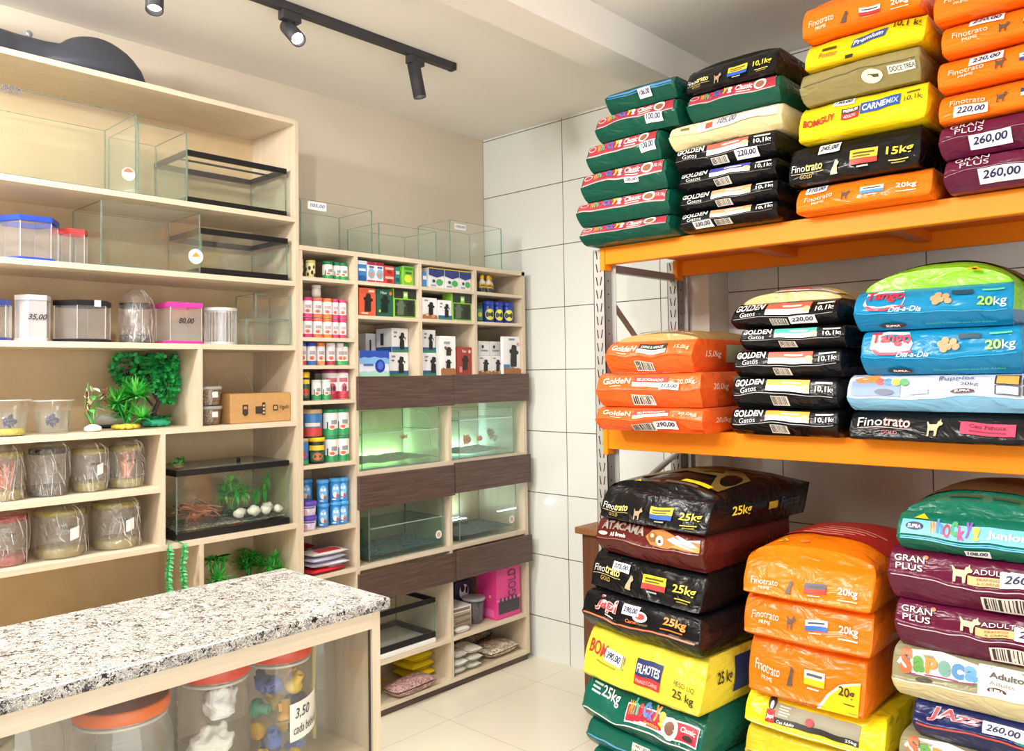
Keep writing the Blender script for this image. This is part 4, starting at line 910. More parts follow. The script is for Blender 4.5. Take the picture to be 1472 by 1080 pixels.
b = MB(); p = Print(b, px_print(.13, .2, .03, .1, .136)); p.ell(.5, .5, .42, .42, M('#eceaf0')); p.poly([(.1,.4),(.5,.9),(.9,.5),(.5,.4)], .2, .8, .25, .8, M('#d99a3c')); b.build('round_sticker', t)
t = tank('black framed tank partly wrapped in plastic on the second shelf, beside the frameless one', .06, .345, -1.9105, -1.533, 1.956, 0.1803, BLACK, group=S2G)
def hexpts(r, ry=None, n=6, a0=0): return [(r*cos(a0+2*pi*i/n), (ry or r)*sin(a0+2*pi*i/n)) for i in range(n)]
def prism_bowl(label, x, yc, z, w, h, col, n=6, body=None, lidh=.018, base=True, a0=pi/6, cat='plastic tank', name='plastic_fish_bowl', note=None, group=None, top=True):
    r = thing(name, label, cat, (x, yc, z), 0, group); R = w/2
    pts = hexpts(R*.95, None, n, a0); big = hexpts(R, None, n, a0); bd = body or ACRYL
    b = MB(); b.prism(pts, .004, h-.003, bd, False); inn = hexpts(R*.95-.004, None, n, a0); b.prism(inn, .006, h-.005, bd, False); b.face([len(b.v)-n*2+i for i in range(n)], bd)
    for q in pts: b.box(q[0]-.0012, q[0]+.0012, q[1]-.0012, q[1]+.0012, .004, h-.003, CLEAR('#f4f4f4', .5, .1, .5, .05))
    b.build('clear_body', r)
    if base:
        b = MB(); b.prism(big, 0, .012, M(col, .3)); b.build('base_rim', r)
    if top:
        b = MB(); b.prism(big, h-lidh, h, M(col, .3), False); b.prism(hexpts(R*.86, None, n, a0), h-lidh, h, M(col, .3), False)
        o = len(b.v)
        for i in range(n):
            j = (i+1) % n; k = len(b.v); b.v += [(*big[i], h), (*big[j], h), (R*.86/R*big[j][0], R*.86/R*big[j][1], h), (R*.86/R*big[i][0], R*.86/R*big[i][1], h)]; b.face((k, k+1, k+2, k+3), M(col, .3))
        b.build('top_rim', r)
    if note:
        price_note(r, -.03, .03, h*.45, h*.45+.022, R*.95*cos(pi/n)+.0015 if n == 6 else R*.96, note, '#333338', False)
    return r
prism_bowl('hexagonal clear tank with royal blue rims at the left end of the second shelf', .24, -2.4854, 1.956, .2, 0.1535, '#2a49c9', group=S2G)
prism_bowl('clear tank with red top rim between the blue rimmed and the frameless tank', .23, -2.3361, 1.956, .1, 0.1341, '#d8484a', base=False, group=S2G)
S3G = 'plastic tanks on the third shelf of the tall unit'
prism_bowl('clear tank with dark blue rim cut by the left picture edge on the third shelf', .24, -2.5928, 1.684, .118, 0.1392, '#3b4f9c', n=16, group=S3G)
prism_bowl('frosted white hexagonal tub with a handwritten price on the third shelf', .25, -2.4717, 1.684, .114, 0.1599, '#dcd6d6', body=CLEAR('#e4dfe0', .55, .05, .3, .2), note='35,00', group=S3G)
t = prism_bowl('wide hexagonal clear tank with black rims and white tag', .235, -2.3039, 1.684, .2, 0.1495, '#1a1a1c', group=S3G)
price_note(t, .0, .022, .125, .148, .108, ' ')
def crumple(label_root, prof, name='plastic_wrap', n=36, amp=.06, mat=None, seed=0, top=None):
    b = MB()
    b.lathe(prof, mat or WRAP, n, wob=lambda a, z: amp*noise.noise(Vector((cos(a)*2.3+seed, sin(a)*2.3, z*26)))+amp*.7*noise.noise(Vector((cos(a)*6+seed, sin(a)*6, z*60))), caps=False, sm=False)
    rr = random.Random(int(seed*7)+1); glint_fold = CLEAR('#ffffff', .38, .25, .5, .1, .6, 40); zs = [q[1] for q in prof]; zt = zs[5]
    def R_(z):
        for (r0, z0), (r1, z1) in zip(prof, prof[1:]):
            if z0 <= z <= z1: return r0+(r1-r0)*(z-z0)/max(1e-6, z1-z0)
        return prof[-1][0]
    for k in range(34):                                # whitish film creases drawn to stand in for glints
        a0 = rr.uniform(-1.3, 1.1); z0 = rr.uniform(.06, .95)*zt; da = rr.gauss(0, .28); dz = rr.gauss(0, .4)*zt; w = rr.uniform(.0005, .0013); o = len(b.v); m = 6
        for i in range(m+1):
            s = i/m; aa = a0+da*s+.012*sin(s*5+k); zz = min(zs[-2]*.97, max(.004, z0+dz*s)); q = R_(zz)*(1+amp*.75)+.0015; ww = w*sin(pi*(.08+.84*s)); tx = -sin(.9 if abs(dz) > .03 else 0)
            b.v.append((q*cos(aa-ww/q), q*sin(aa-ww/q), zz-ww)); b.v.append((q*cos(aa+ww/q)*1.012, q*sin(aa+ww/q)*1.012, zz+ww))
        for i in range(m): b.face((o+2*i, o+2*i+1, o+2*i+3, o+2*i+2), glint_fold)
    return b.build(name, label_root)
def wrapped(label, x, yc, z, w, h, col, group, body='#efe9d2', decor=None, tall=0.02, seed=0, note=None, tag_=True, lidmat=None, oval=1.0):
    r = thing('wrapped_fish_bowl', label, 'fish bowl', (x, yc, z), 0, group); R = w/2*.9; lm = lidmat or CLEAR(col, .42, .06, .4, .15)
    b = MB(); b.lathe([(R*.9, .006), (R*.98, .02), (R, h*.3), (R, h*.8), (R*.93, h*.86)], PETCL, 32, caps=False); b.build('clear_bowl', r)
    b = MB(); b.lathe([(R*.7, .002), (R*.96, .004), (R*.97, .03), (R*.9, .034), (.0005, .03)], lm, 32); b.build('coloured_base', r)
    b = MB(); b.lathe([(R*.95, h*.84), (R*1.03, h*.85), (R*1.03, h*.95), (R*.8, h*.965), (.0005, h*.965)], lm, 32, caps=False); b.build('lid', r)
    if decor:
        b = MB(); rr = random.Random(seed+3)
        for i in range(9): b.tube([(.0, rr.uniform(-.012, .012), .034), (rr.uniform(-.02, .02), rr.uniform(-.025, .025), .034+rr.uniform(.04, .07)), (rr.uniform(-.03, .03), rr.uniform(-.03, .03), .034+rr.uniform(.08, .11))], .007, M(decor, .4), 6, .5)
        b.build('coral_ornament', r)
    crumple(r, [(R*1.04, .001), (R*1.08, h*.1), (R*1.1, h*.5), (R*1.09, h*.85), (R*1.02, h*.96), (R*.8, h+tall*.5), (R*.35, h+tall), (R*.05, h+tall*.9)], seed=seed)
    if note:
        b = MB(); p = Print(b, lambda u, v, l: Vector(((R*1.01+l)*cos(.9*(u-.5)), (R*1.01+l)*sin(.9*(u-.5)), h*(.45+.3*v)))); p.lift = .002
        p.text(note, .1, .75, .45, .7, M('#3a3836'), .02, .3); b.build('handwritten_price', r)
    if tag_:
        b = MB(); p = Print(b, lambda u, v, l: Vector(((R*1.13+l)*cos(.2+.35*(u-.5)), (R*1.13+l)*sin(.2+.35*(u-.5)), h*(.36+.24*v+.05*u)))); p.rect(0, 1, 0, 1, STICK, 3, 1); b.build('paper_tag', r)
    return r
t = wrapped('round clear bowl with black lid in crumpled plastic wrap on the third shelf', .235, -2.1159, 1.684, .128, 0.1597, '#202024', S3G, tall=.05, seed=4, tag_=False)
t = prism_bowl('square clear tank with bright pink rims and a handwritten price', .26, -1.9607, 1.684, .185, 0.1595, '#e63fa4', n=4, a0=pi/4, group=S3G)
price_note(t, -.03, .03, .075, .1, .064, '80,00', '#333338', False)
prism_bowl('clear oval cylinder tank with silvery rims right of the pink rimmed tank', .25, -1.7824, 1.684, .128, 0.15, '#d8d6d4', n=28, lidh=.012, group=S3G)
lo = 0.1038
tank('small frameless glass tank under another one at the right end of the third shelf', .18, .345, -1.7182, -1.5195, 1.684, lo, group=S3G)
tank('small frameless glass tank stacked on top of another on the third shelf', .18, .34, -1.6748, -1.5176, 1.684+lo+.0015, .105, group=S3G)
# fourth shelf: cups with fish, artificial plants
def fish(root, name, c, L, col, fin, heading=0.0, seed=0, tailbig=1.0, fl=1.0):
    b = MB(); rr = random.Random(seed); n, m = 10, 9; o = 0; T = Matrix.Rotation(heading, 4, 'Z'); mc, mf = M(col, .4), M(fin, .5)
    for k in range(m+1):
        t = k/m; a = L*.5-L*t*.72; hh = L*.2*sin(pi*min(1, .12+.88*t))**.8*(1 if t < .95 else .7)+.0008; wd = hh*.5
        for i in range(n): q = 2*pi*i/n; b.v.append((wd*cos(q), a, hh*sin(q)))
    for k in range(m):
        for i in range(n):
            j = (i+1) % n; b.face((k*n+i, k*n+j, (k+1)*n+j, (k+1)*n+i), mc, True)
    b.face([i for i in range(n)], mc); b.face([m*n+i for i in reversed(range(n))], mc)
    def sheet(pts, bulge=.006):
        for s in (-1, 1):
            o = len(b.v); b.v += [(s*.0008+bulge*sin(i*1.7), y, z) for i, (y, z) in enumerate(pts)]; b.face([o+i for i in range(len(pts))] if s > 0 else [o+i for i in reversed(range(len(pts)))], mf)
    tb = tailbig
    sheet([(-L*.2, L*.02), (-L*.36, L*.2*tb), (-L*.55, L*.26*tb), (-L*.5, L*.06), (-L*.55, -L*.2*tb), (-L*.36, -L*.14*tb), (-L*.2, -L*.02)])
    sheet([(L*.2, L*.17), (L*.05, L*.34*fl), (-L*.14, L*.26*fl), (-L*.14, L*.1)]); sheet([(L*.05, -L*.16), (-L*.02, -L*.3*fl), (-L*.16, -L*.2*fl), (-L*.14, -L*.08)]); sheet([(L*.22, -L*.14), (L*.16, -L*.26*fl), (L*.1, -L*.16)])
    for s in (-1, 1): b.ball((s*L*.075, L*.37, L*.04), L*.025, M('#101012', .2), 6, 4)
    b.v = [tuple((T @ Vector(p))+Vector(c)) for p in b.v]
    return b.build(name, root)
def cup(label, x, yc, z, w, h, extra, fishlabel):
    r = thing('clear_plastic_cup', label, 'plastic cup', (x, yc, z), 0, 'fish cups on the fourth shelf'); R = w/2
    b = MB(); b.lathe([(R*.74, .001), (R*.92, h*.8), (R*.93, h*.82), (R*1.0, h*.96), (R*1.02, h)], PETCL, 32, caps=False); b.lathe([(.0005, .002), (R*.74, .002)], PETCL, 32, caps=False); b.build('cup_wall', r)
    b = MB(); b.lathe([(R*1.0, h*.965), (R*1.05, h*.97), (R*1.05, h), (R*.97, h)], CLEAR('#f4f2ee', .5, .08, .4, .1), 32, caps=False); b.build('rim', r)
    b = MB(); b.lathe([(R*.72, .003), (R*.88, h*.66), (.0005, h*.66)], CLEAR('#f2f6f7', .05, .03, .3, .05), 32); b.build('water', r)
    if extra: 
        b = MB(); b.lathe([(R*.7, .0035), (R*.76, .022), (.0005, .024)], gravel_mat('yellow_gravel', ['#e8d020', '#f2de3c', '#d8bc10'], 200), 28); b.build('yellow_gravel', r)
    f = thing('betta_fish', fishlabel, 'fish', (x, yc, z+h*.38), 0, 'betta fish in the cups'); fish(f, 'fish_body', (R*.1, 0, 0), R*.8, '#171b42', '#262b5e', .5, 3, 1.5, 1.6)
cup('clear plastic cup with yellow gravel at the left end of the fourth shelf', .27, -2.5454, 1.367, .125, 0.1212, True, 'dark betta fish swimming in the cup with yellow gravel')
cup('clear plastic cup without gravel beside the red leaved plant', .275, -2.4165, 1.367, .13, 0.116, False, 'dark blue betta fish swimming in the cup without gravel')
GR = [M('#36c04a', .5), M('#4cd456', .5), M('#23a840', .5), M('#8be066', .5)]
def spiky(label, x, yc, z, w, h, base='#e8c84a', nb=230, seed=0, group=None, basew=.6, hub=.35, cat='artificial plant', pal=None, bh=.02, name='artificial_grass_plant', bl=1.0, burst=0):
    r = thing(name, label, cat, (x, yc, z), 0, group); rr = random.Random(seed); pal = pal or GR
    b = MB()
    for k in range(10):
        a = 2*pi*k/10; b.ball((cos(a)*w*basew*.3, sin(a)*w*basew*.36, bh*.5), bh*.62, M(base, .7), 8, 5, 1.2, 1.3, .75, .3, k)
    b.ball((0, 0, bh*.55), w*basew*.36, M(base, .7), 12, 6, .8, 1, bh*.5/(w*basew*.36)); b.build('base', r)
    b = MB(); nodes = burst or 9
    for k in range(nodes):
        c = Vector((rr.uniform(-.25, .25)*w, rr.uniform(-.3, .3)*w, bh+(h-bh)*hub*(.2+1.4*rr.random())))
        if burst: c = Vector((w*.12*cos(k*2.4), w*.62*((k+.5)/nodes-.5), bh+(h-bh)*(.42+.3*((k*7) % 5)/4)))
        b.tube([(0, 0, bh*.6), (c.x*.5, c.y*.5, c.z*.6), c], .0025, pal[2], 5)
        for i in range(nb//nodes):
            d = Vector((rr.gauss(0, 1)*.7, rr.gauss(0, 1), abs(rr.gauss(.55, .6)))).normalized()*h*rr.uniform(.28, .5)*bl
            if burst: d = Vector((rr.gauss(0, 1), rr.gauss(0, 1), rr.gauss(.15, 1))).normalized()*rr.uniform(.045, .062)*bl
            for q_ in range(6):
                e_ = c+d
                if abs(e_.x) < w*.5 and abs(e_.y) < w*.49 and .004 < e_.z and e_.z+.0 < h: break
                d = d*.8
            b.leaf(c, d, w*.052, pal[rr.randrange(len(pal))], bend=rr.uniform(.05, .35))
    b.v = [(max(-w*.5, min(w*.5, vx)), max(-w*.5, min(w*.5, vy)), min(h, max(.003, vz))) for vx, vy, vz in b.v]
    b.build('foliage', r); return r
def redplant(label, x, yc, z, h):
    r = thing('artificial_leaf_plant', label, 'artificial plant', (x, yc, z)); rr = random.Random(5)
    b = MB(); b.lathe([(.022, 0), (.03, .006), (.028, .016), (.012, .024), (.0005, .025)], M('#e9e4da', .6), 20); b.build('base', r)
    b = MB(); L = MB(); pal = [M('#cfe0b0', .5), M('#d86a4c', .5), M('#5fae54', .5), M('#e8e6cc', .5), M('#c9482f', .5)]
    for k in range(13):
        a = rr.uniform(-1, 1); top = Vector((rr.uniform(-.03, .03), -.02+a*.07, h*(.55+.45*rr.random()))); m = top*.5+Vector((0, a*-.012, .02))
        b.tube([(0, 0, .02), m, top], .0016, pal[2], 5)
        for j in range(4):
            d = Vector((rr.uniform(-.5, .7), a+rr.uniform(-.8, .8), rr.uniform(-.3, .9))).normalized()*rr.uniform(.024, .038)
            L.leaf(m.lerp(top, .3+.7*j/3), d, .022, pal[rr.randrange(5)], bend=.2)
    for k in range(10): L.leaf((0, 0, .022), Vector((rr.uniform(-.5, .5), rr.uniform(-.6, .6), 1))*.06, .01, pal[rr.choice((0, 2))], bend=.1)
    b.v = [(vx, max(-.03, min(.042, vy)), vz) for vx, vy, vz in b.v]
    L.v = [(vx, max(-.027, min(.042, vy)), vz) for vx, vy, vz in L.v]
    b.build('stems', r); L.build('leaves', r)
redplant('artificial plant with red and pale green leaves on a small white foot', .29, -2.2882, 1.367, 0.1708)
spiky('bright green spiky artificial plant on a yellow stone base', .265, -2.1631, 1.367, .165, 0.2113, seed=2, nb=720)
def tree(label, x, yc, z, h, w):
    r = thing('artificial_bonsai_tree', label, 'artificial plant', (x, yc, z)); rr = random.Random(9)
    b = MB(); b.ball((0, 0, .016), .052, M('#3fc79a', .6), 18, 8, .9, 1, .38, .35, 2)
    for k in range(9): a = 2*pi*k/9; b.ball((.035*cos(a), .04*sin(a), .012), .016, M('#3fc79a', .6), 8, 5, 1, 1, .7, .3, k)
    b.v = [(vx, vy, max(.001, vz)) for vx, vy, vz in b.v]
    b.build('stone_base', r)
    b = MB(); b.tube([(0, 0, .02), (.005, -.01, h*.18), (0, .012, h*.34), (.0, -.015, h*.5), (0, 0, h*.72)], .012, M('#3a2a26', .7), 8, .5)
    for q in ((-.05, h*.42), (.05, h*.55), (-.04, h*.66), (.05, h*.82)): b.tube([(0, 0, q[1]-.05), (.01, q[0]*.6, q[1]-.02), (.02, q[0], q[1])], .005, M('#3a2a26', .7), 6, .6)
    b.build('trunk', r)
    b = MB(); pal = [M('#1f9f48', .45), M('#2db558', .45), M('#148240', .45), M('#4fc86c', .45)]
    for (cx, cy_, cz, rad, n) in ((.0, .03, h*.87, .05, 330), (.0, -.05, h*.66, .052, 400), (.015, .035, h*.6, .05, 330), (-.085, -.075, h*.8, .06, 420), (-.05, -.005, h*.78, .055, 260), (.0, .05, h*.42, .028, 90)):
        for i in range(n):
            d = Vector((rr.gauss(0, 1), rr.gauss(0, 1), rr.gauss(0, .8))).normalized(); p = Vector((cx, cy_, cz))+d*rad*rr.uniform(.75, 1.05)
            xm = .06 if p.y > -.03 else -.055
            if p.z > h-.008 or p.z < .03 or p.x > xm or p.x < -.15 or p.y < -w*.58 or p.y > w*.36: continue
            q = (d+Vector((rr.uniform(-.6, .6), rr.uniform(-.6, .6), rr.uniform(-.2, .9)))).normalized()*.019
            b.leaf(p, q, .016, pal[rr.randrange(4)], up=Vector((rr.gauss(0, 1), rr.gauss(0, 1), rr.gauss(0, 1))).normalized(), bend=.15, seg=2, tip=.35)
    b.v = [(max(-.165, min(.075 if vy > -.03 else -.04, vx)), max(-w*.62, min(w*.38, vy)), min(.289, vz)) for vx, vy, vz in b.v]
    b.build('leaf_canopy', r)
    b = MB()
    for i in range(120):
        a = rr.uniform(0, 2*pi); b.leaf((.03*cos(a), .05*sin(a), .03), Vector((cos(a), sin(a), rr.uniform(.3, 1.1))).normalized()*rr.uniform(.03, .055), .006, pal[rr.choice((0, 2))], bend=.4)
    b.v = [(max(-.13, min(.075, vx)), max(-.055, min(w*.34, vy)), max(.004, vz)) for vx, vy, vz in b.v]
    b.build('undergrowth', r)
tree('dense dark green artificial tree with turquoise rock base, touching the shelf above', .19, -1.99-.03, 1.367, .283, .2)
t = thing('ceramic_dish', 'white ceramic dish with dark foot behind the artificial plants', 'dish', (.1, -2.1568, 1.367)); b = MB(); b.lathe([(.05, 0), (.055, .012)], BLACK, 24); b.build('foot', t)
b = MB(); b.lathe([(.05, .012), (.07, .03), (.072, .05), (.066, .05), (.045, .02), (.0005, .018)], M('#dedad6', .3), 28, caps=False); b.build('bowl', t)
# cardboard box and tubs
CARD = grain('corrugated_cardboard', '#b98d55', '#c69a62', (3, 8, 30), .7)
y0, y1 = -1.7835, -1.5104; h = 0.1198
t = thing('cardboard_box', 'brown cardboard box with printed fragile marks on the fourth shelf', 'box', (.24, (y0+y1)/2, 1.367)); c = (y1-y0)/2
b = MB(); b.box(-.09, .09, -c, c, 0, h, CARD, .002); b.box(-.09, .09, -c+.002, c-.002, h, h+.0006, M('#ad8350', .7)); p = Print(b, px_print(-c, c, 0, h, .09))
p.rect(.19, .28, .3, .62, M('#3a2f26', .7)); p.ell(.235, .36, .045, .12, M('#3a2f26', .7)); p.rect(.21, .26, .38, .56, CARD)
p.rect(.40, .54, .3, .55, M('#3a2f26', .7)); p.rect(.51, .56, .25, .68, M('#3a2f26', .7))
for i in range(3): p.rect(.52, .55, .3+.12*i, .36+.12*i, M('#d9b98a', .7))
p.rect(.69, .77, .38, .58, M('#3a2f26', .7)); p.rect(.705, .755, .43, .54, CARD); p.text('VigoAr', .79, .97, .38, .58, M('#3a2f26', .7), .01)
b.build('box_body', t)
t = thing('wire_handle', 'thin bent wire hoop standing behind the cardboard box', 'wire', (.135, (y0+y1)/2-.01, 1.367)); b = MB(); b.tube([(0, .095*cos(pi*k/24), .02+.205*sin(pi*k/24)**.9) for k in range(25)], .0018, M('#cfcac2', .3, .5, .8), 6); b.build('wire', t)
TB = gravel_mat('fish_food_pellets', ['#a58a64', '#8f7450', '#b79c74', '#7c6444'], 220)
for k, lab in enumerate(('clear tub of brown pellets, lower of two stacked beside the cardboard box', 'clear tub of brown pellets, upper of two stacked beside the cardboard box')):
    t = thing('pellet_tub', lab, 'tub', (.28, -1.8457, 1.367+.078*k), 0, 'stacked pellet tubs')
    b = MB(); b.lathe([(.036, .001), (.043, .058), (.0005, .058)], TB, 24); b.build('pellets', t)
    b = MB(); b.lathe([(.0375, 0), (.0445, .062)], PETCL, 24, caps=False); b.build('tub_wall', t)
    b = MB(); b.lathe([(.0445, .06), (.048, .062), (.048, .072), (.042, .074), (.0005, .074)], CLEAR('#f0eeea', .4, .08, .4, .1), 24); p = Print(b, lambda u, v, l: Vector(((.0455+l)*cos(.5*(u-.5)), (.0455+l)*sin(.5*(u-.5)), .03+.022*v))); p.rect(0, 1, 0, 1, STICK, 3, 1); b.build('lid', t)
# wrapped bowls on the two lower shelves
WG, VG = 'wrapped bowls on the fifth shelf', 'wrapped bowls on the sixth shelf'
wrapped('wrapped clear bowl with orange coral ornament at the left end of the fifth shelf', .25, -2.5552, 1.153, .124, .168, '#d8c84a', WG, decor='#ef7a2c', seed=11, tag_=False)
wrapped('wrapped clear bowl with black lid on the fifth shelf', .25, -2.4208, 1.153, .13, .17, '#26282c', WG, seed=12, note='39,90', tag_=False)
wrapped('wrapped clear bowl with yellow lid and white tag, right of the black lidded', .25, -2.2836, 1.153, .122, .157, '#d9cc62', WG, seed=13, note='39,90')
wrapped('wrapped clear bowl with small orange ornament at the right end of the fifth shelf', .25, -2.1313-.026, 1.153, .122, .159, '#d9cc62', WG, decor='#f0935c', seed=14, note='40,00', tag_=False)
wrapped('wrapped bowl with red lid and pink base at the left picture edge', .25, -2.5559, .939, .152, .17, '#e8404c', VG, seed=15, note='39,00', tag_=False)
wrapped('wrapped clear bowl with yellow base and tilted tag in the middle of the sixth shelf', .25, -2.3819, .939, .178, .168, '#d9cc62', VG, seed=16, note='40,00')
wrapped('wrapped clear bowl with yellow base at the right end of the sixth shelf', .25, -2.1935, .939, .172, .172, '#d9cc62', VG, seed=17, note='45,00')
# planted aquarium
ax0, ax1, ay0, ay1, az = .06, .345, -2.0083, -1.531, .939; ah = 0.2636
t = tank('black framed planted aquarium with gravel, driftwood and white stones', ax0, ax1, ay0, ay1, az, ah, BLACK, None, 'aquarium', 'planted_aquarium', lid=True, glass=CLEAR('#fbfdf9', .012, .03, .4, .03))
c = (ay1-ay0)/2; a = (ax1-ax0)/2
b = MB(); GRV = gravel_mat('mixed_aquarium_gravel', ['#5a5f58', '#7d8a78', '#3d4440', '#a9ab9c', '#6d7a70'], 130)
n1, n2 = 14, 34; o = 0
for i in range(n1+1):
    for j in range(n2+1):
        x = -a+.006+(2*a-.012)*i/n1; y = -c+.006+(2*c-.012)*j/n2; b.v.append((x, y, .034+.012*(1-i/n1)+.007*noise.noise(Vector((x*30, y*30, 1)))))
for i in range(n1):
    for j in range(n2): q = i*(n2+1)+j; b.face((q, q+n2+1, q+n2+2, q+1), GRV, True)
b.build('gravel_bed', t)
rr = random.Random(21); acx, acy = (ax0+ax1)/2, (ay0+ay1)/2
t2 = thing('driftwood', 'tangled reddish brown driftwood roots at the left in the planted aquarium', 'driftwood', (acx+.03, acy-c*.52, az+.064)); b = MB()
for k in range(34):
    y = rr.uniform(-c*.4, c*.2); z = rr.uniform(.0, .055); b.tube([(rr.uniform(-.06, .08), y, z), (rr.uniform(-.05, .09), y+.03, z+rr.uniform(-.01, .03)), (rr.uniform(-.05, .09), min(c*.36, y+.08+rr.random()*.05), max(.0, z-.01))], rr.uniform(.003, .007), M('#9c6a50' if k % 3 else '#7a4a38', .7), 6, .5)
b.build('roots', t2)
for (yy, hh, ww, lab, sd) in ((.125, .17, .17, 'tall spiky green plant in the middle of the planted aquarium', 31), (.232, .1, .045, 'smaller spiky green plant behind the white stones in the planted aquarium', 32), (.276, .17, .05, 'spiky plant tuft at the right glass of the planted aquarium', 33)):
    spiky(lab, acx+.01, acy-c*.28+yy, az+.056, ww, hh, '#4a5a4a', 420, sd, 'plants in the planted aquarium', basew=.4, hub=.62, bh=.012, bl=(.9 if ww > .1 else .7), burst=(6 if ww > .1 else 3))
spiky('low dark moss clump beside the driftwood in the planted aquarium', acx+.075, acy-.012, az+.056, .05, .085, '#2d4a2c', 120, 34, 'plants in the planted aquarium', basew=.5, hub=.5, bh=.012, pal=[M('#2f5a2c', .6), M('#3f6f35', .6), M('#27481f', .6), M('#4a7a3a', .6)])
wpos = [(.005, .155), (.05, .12), (.05, .185), (.005, .215), (.05, .24), (.0, .275), (.05, .295)]
for k, (x, y) in enumerate(wpos):
    b = MB(); b.ball((0, 0, 0), .018+.003*(k % 3), M('#e8e6e0', .5), 12, 8, 1, 1.1, .85, .35, k); o = b.build('white_pebble', None, (acx+x+.06, acy-c*.28+y-.02, az+.064+.002*(k % 3))); tag(o, 'rounded white pebble on the gravel at the right of the planted aquarium', 'pebble', 'white pebbles in the planted aquarium')
# plant on its lid and hanging vine
spiky('small curly green plant lying on the left end of the aquarium lid', .3, -1.9821, az+ah+.005, .085, .05, '#8a6a4a', 120, 41, None, basew=.4, hub=.5, bh=.012, pal=[M('#3f8a3c', .6), M('#2f7a34', .6), M('#5aa04a', .6), M('#2a6a30', .6)], name='artificial_moss_plant')
def vine(label, x, yc, z1, L):
    r = thing('hanging_vine', label, 'artificial plant', (x, yc, z1)); rr = random.Random(77); S = MB(); b = MB(); pal = [M('#3aa25a', .5), M('#4fb86c', .5), M('#2c8f4a', .5)]
    for s, (dy, l) in enumerate(((-.024, L), (.03, L*.97))):
        pts = [(-.012, dy*.4, .008)]+[(.012+.002*sin(k), dy+.003*sin(k*.7+s), -.005-l*k/14) for k in range(15)]; S.tube(pts, .002, pal[2], 5)
        for k in range(1, 64):
            q = Vector(pts[1+min(13, k*14//64)]).lerp(Vector(pts[1+min(14, k*14//64+1)]), (k*14/64) % 1); sg = 1 if k % 2 else -1
            b.leaf(q, Vector((.006 if k % 4 < 2 else .013, sg*.013, rr.uniform(-.008, .006))), .009, pal[k % 3], up=Vector((1, 0, .4)), bend=.2, seg=2, tip=.3)
    S.build('stems', r); b.build('leaves', r)
vine('trailing green vine hanging over the shelf edge left of the planted aquarium', .375, -2.035, .94, 0.2374)
# plants and odds and ends behind the counter
PG = 'grass plants behind the counter'
board(left, 'shelf_board', -1.914, -1.508, .62)
spiky('bright green grass plant nearest the divider, rising behind the worktop', .275, -1.8091, .621, .15, 0.8464-.621, '#6a8a4a', 420, 51, PG, hub=.8, basew=.4)
spiky('bright green grass plant, middle one of the three behind the worktop', .115, -1.5833, .621, .15, 0.8102-.621, '#6a8a4a', 420, 52, PG, hub=.8, basew=.4)
spiky('bright green grass plant standing highest, right of the other two behind the worktop', .275, -1.5642, .621, .11, 0.8545-.621, '#6a8a4a', 420, 53, PG, hub=.8, basew=.4, bl=.75, burst=4)
for k, (pxx, lab) in enumerate(((165, 'small black knob lidded jar left of its twin, just above the worktop edge'), (207, 'small black knob lidded jar right of its twin, just above the worktop edge'))):
    t = thing('black_jar', lab, 'jar', (.24, (-2.2037, -2.0852)[k], .366), 0, 'black jars behind the counter'); zt = .352; b = MB(); b.lathe([(.045, 0), (.048, .03), (.048, .26), (.035, .3)], M('#26262a', .4), 20); b.build('jar_body', t); b = MB(); b.lathe([(.036, .3), (.04, .31), (.04, .335), (.02, zt), (.0005, zt)], BLACK, 20); b.build('lid', t)
# dark object on top
t = thing('dark_scooter_board', 'dark rounded two wheeled board lying on top of the tall shelf unit', 'scooter board', (.2, -2.45, 2.646)); b = MB(); DK = M('#3a3d46', .45)
ya, yb = -.62, -2.1029+2.45; n = 40; prof = []
for k in range(n+1):
    y = ya+(yb-ya)*k/n; s = (y-ya)/(yb-ya)
    e1 = max(0, 1-((s-.83)/.17)**2)**.5 if s > .66 else 0; e0 = max(0, 1-((s-.28)/.26)**2)**.5 if s < .54 else 0
    hh = max(.105 if .1 < s < .88 else .0, .165*e1, .175*e0, .02); ww = .11+.03*max(e0, e1); prof.append((y, hh, ww))
m = 14
for (y, hh, ww) in prof:
    for i in range(m+1):
        q = pi*i/m; cx_ = abs(cos(q))**.7*(1 if cos(q) >= 0 else -1); b.v.append((ww*cx_, y, hh*(sin(q)**.7)))
for k in range(n):
    for i in range(m): q = k*(m+1)+i; b.face((q, q+1, q+m+2, q+m+1), DK, True)
    q = k*(m+1); b.face((q, q+m+1, q+2*m+1, q+m), DK)
b.face([i for i in range(m+1)], DK); b.face([n*(m+1)+i for i in reversed(range(m+1))], DK); b.build('moulded_body', t)
b = MB()
for y in (.07, .11): b.ball((.105, y, .07), .014, M('#b9bcc4', .3, .5, .5), 10, 6, .5)
b.ball((.12, -.06, .085), .012, M('#8d9098', .3, .5, .5), 10, 6, .5); b.build('studs', t)

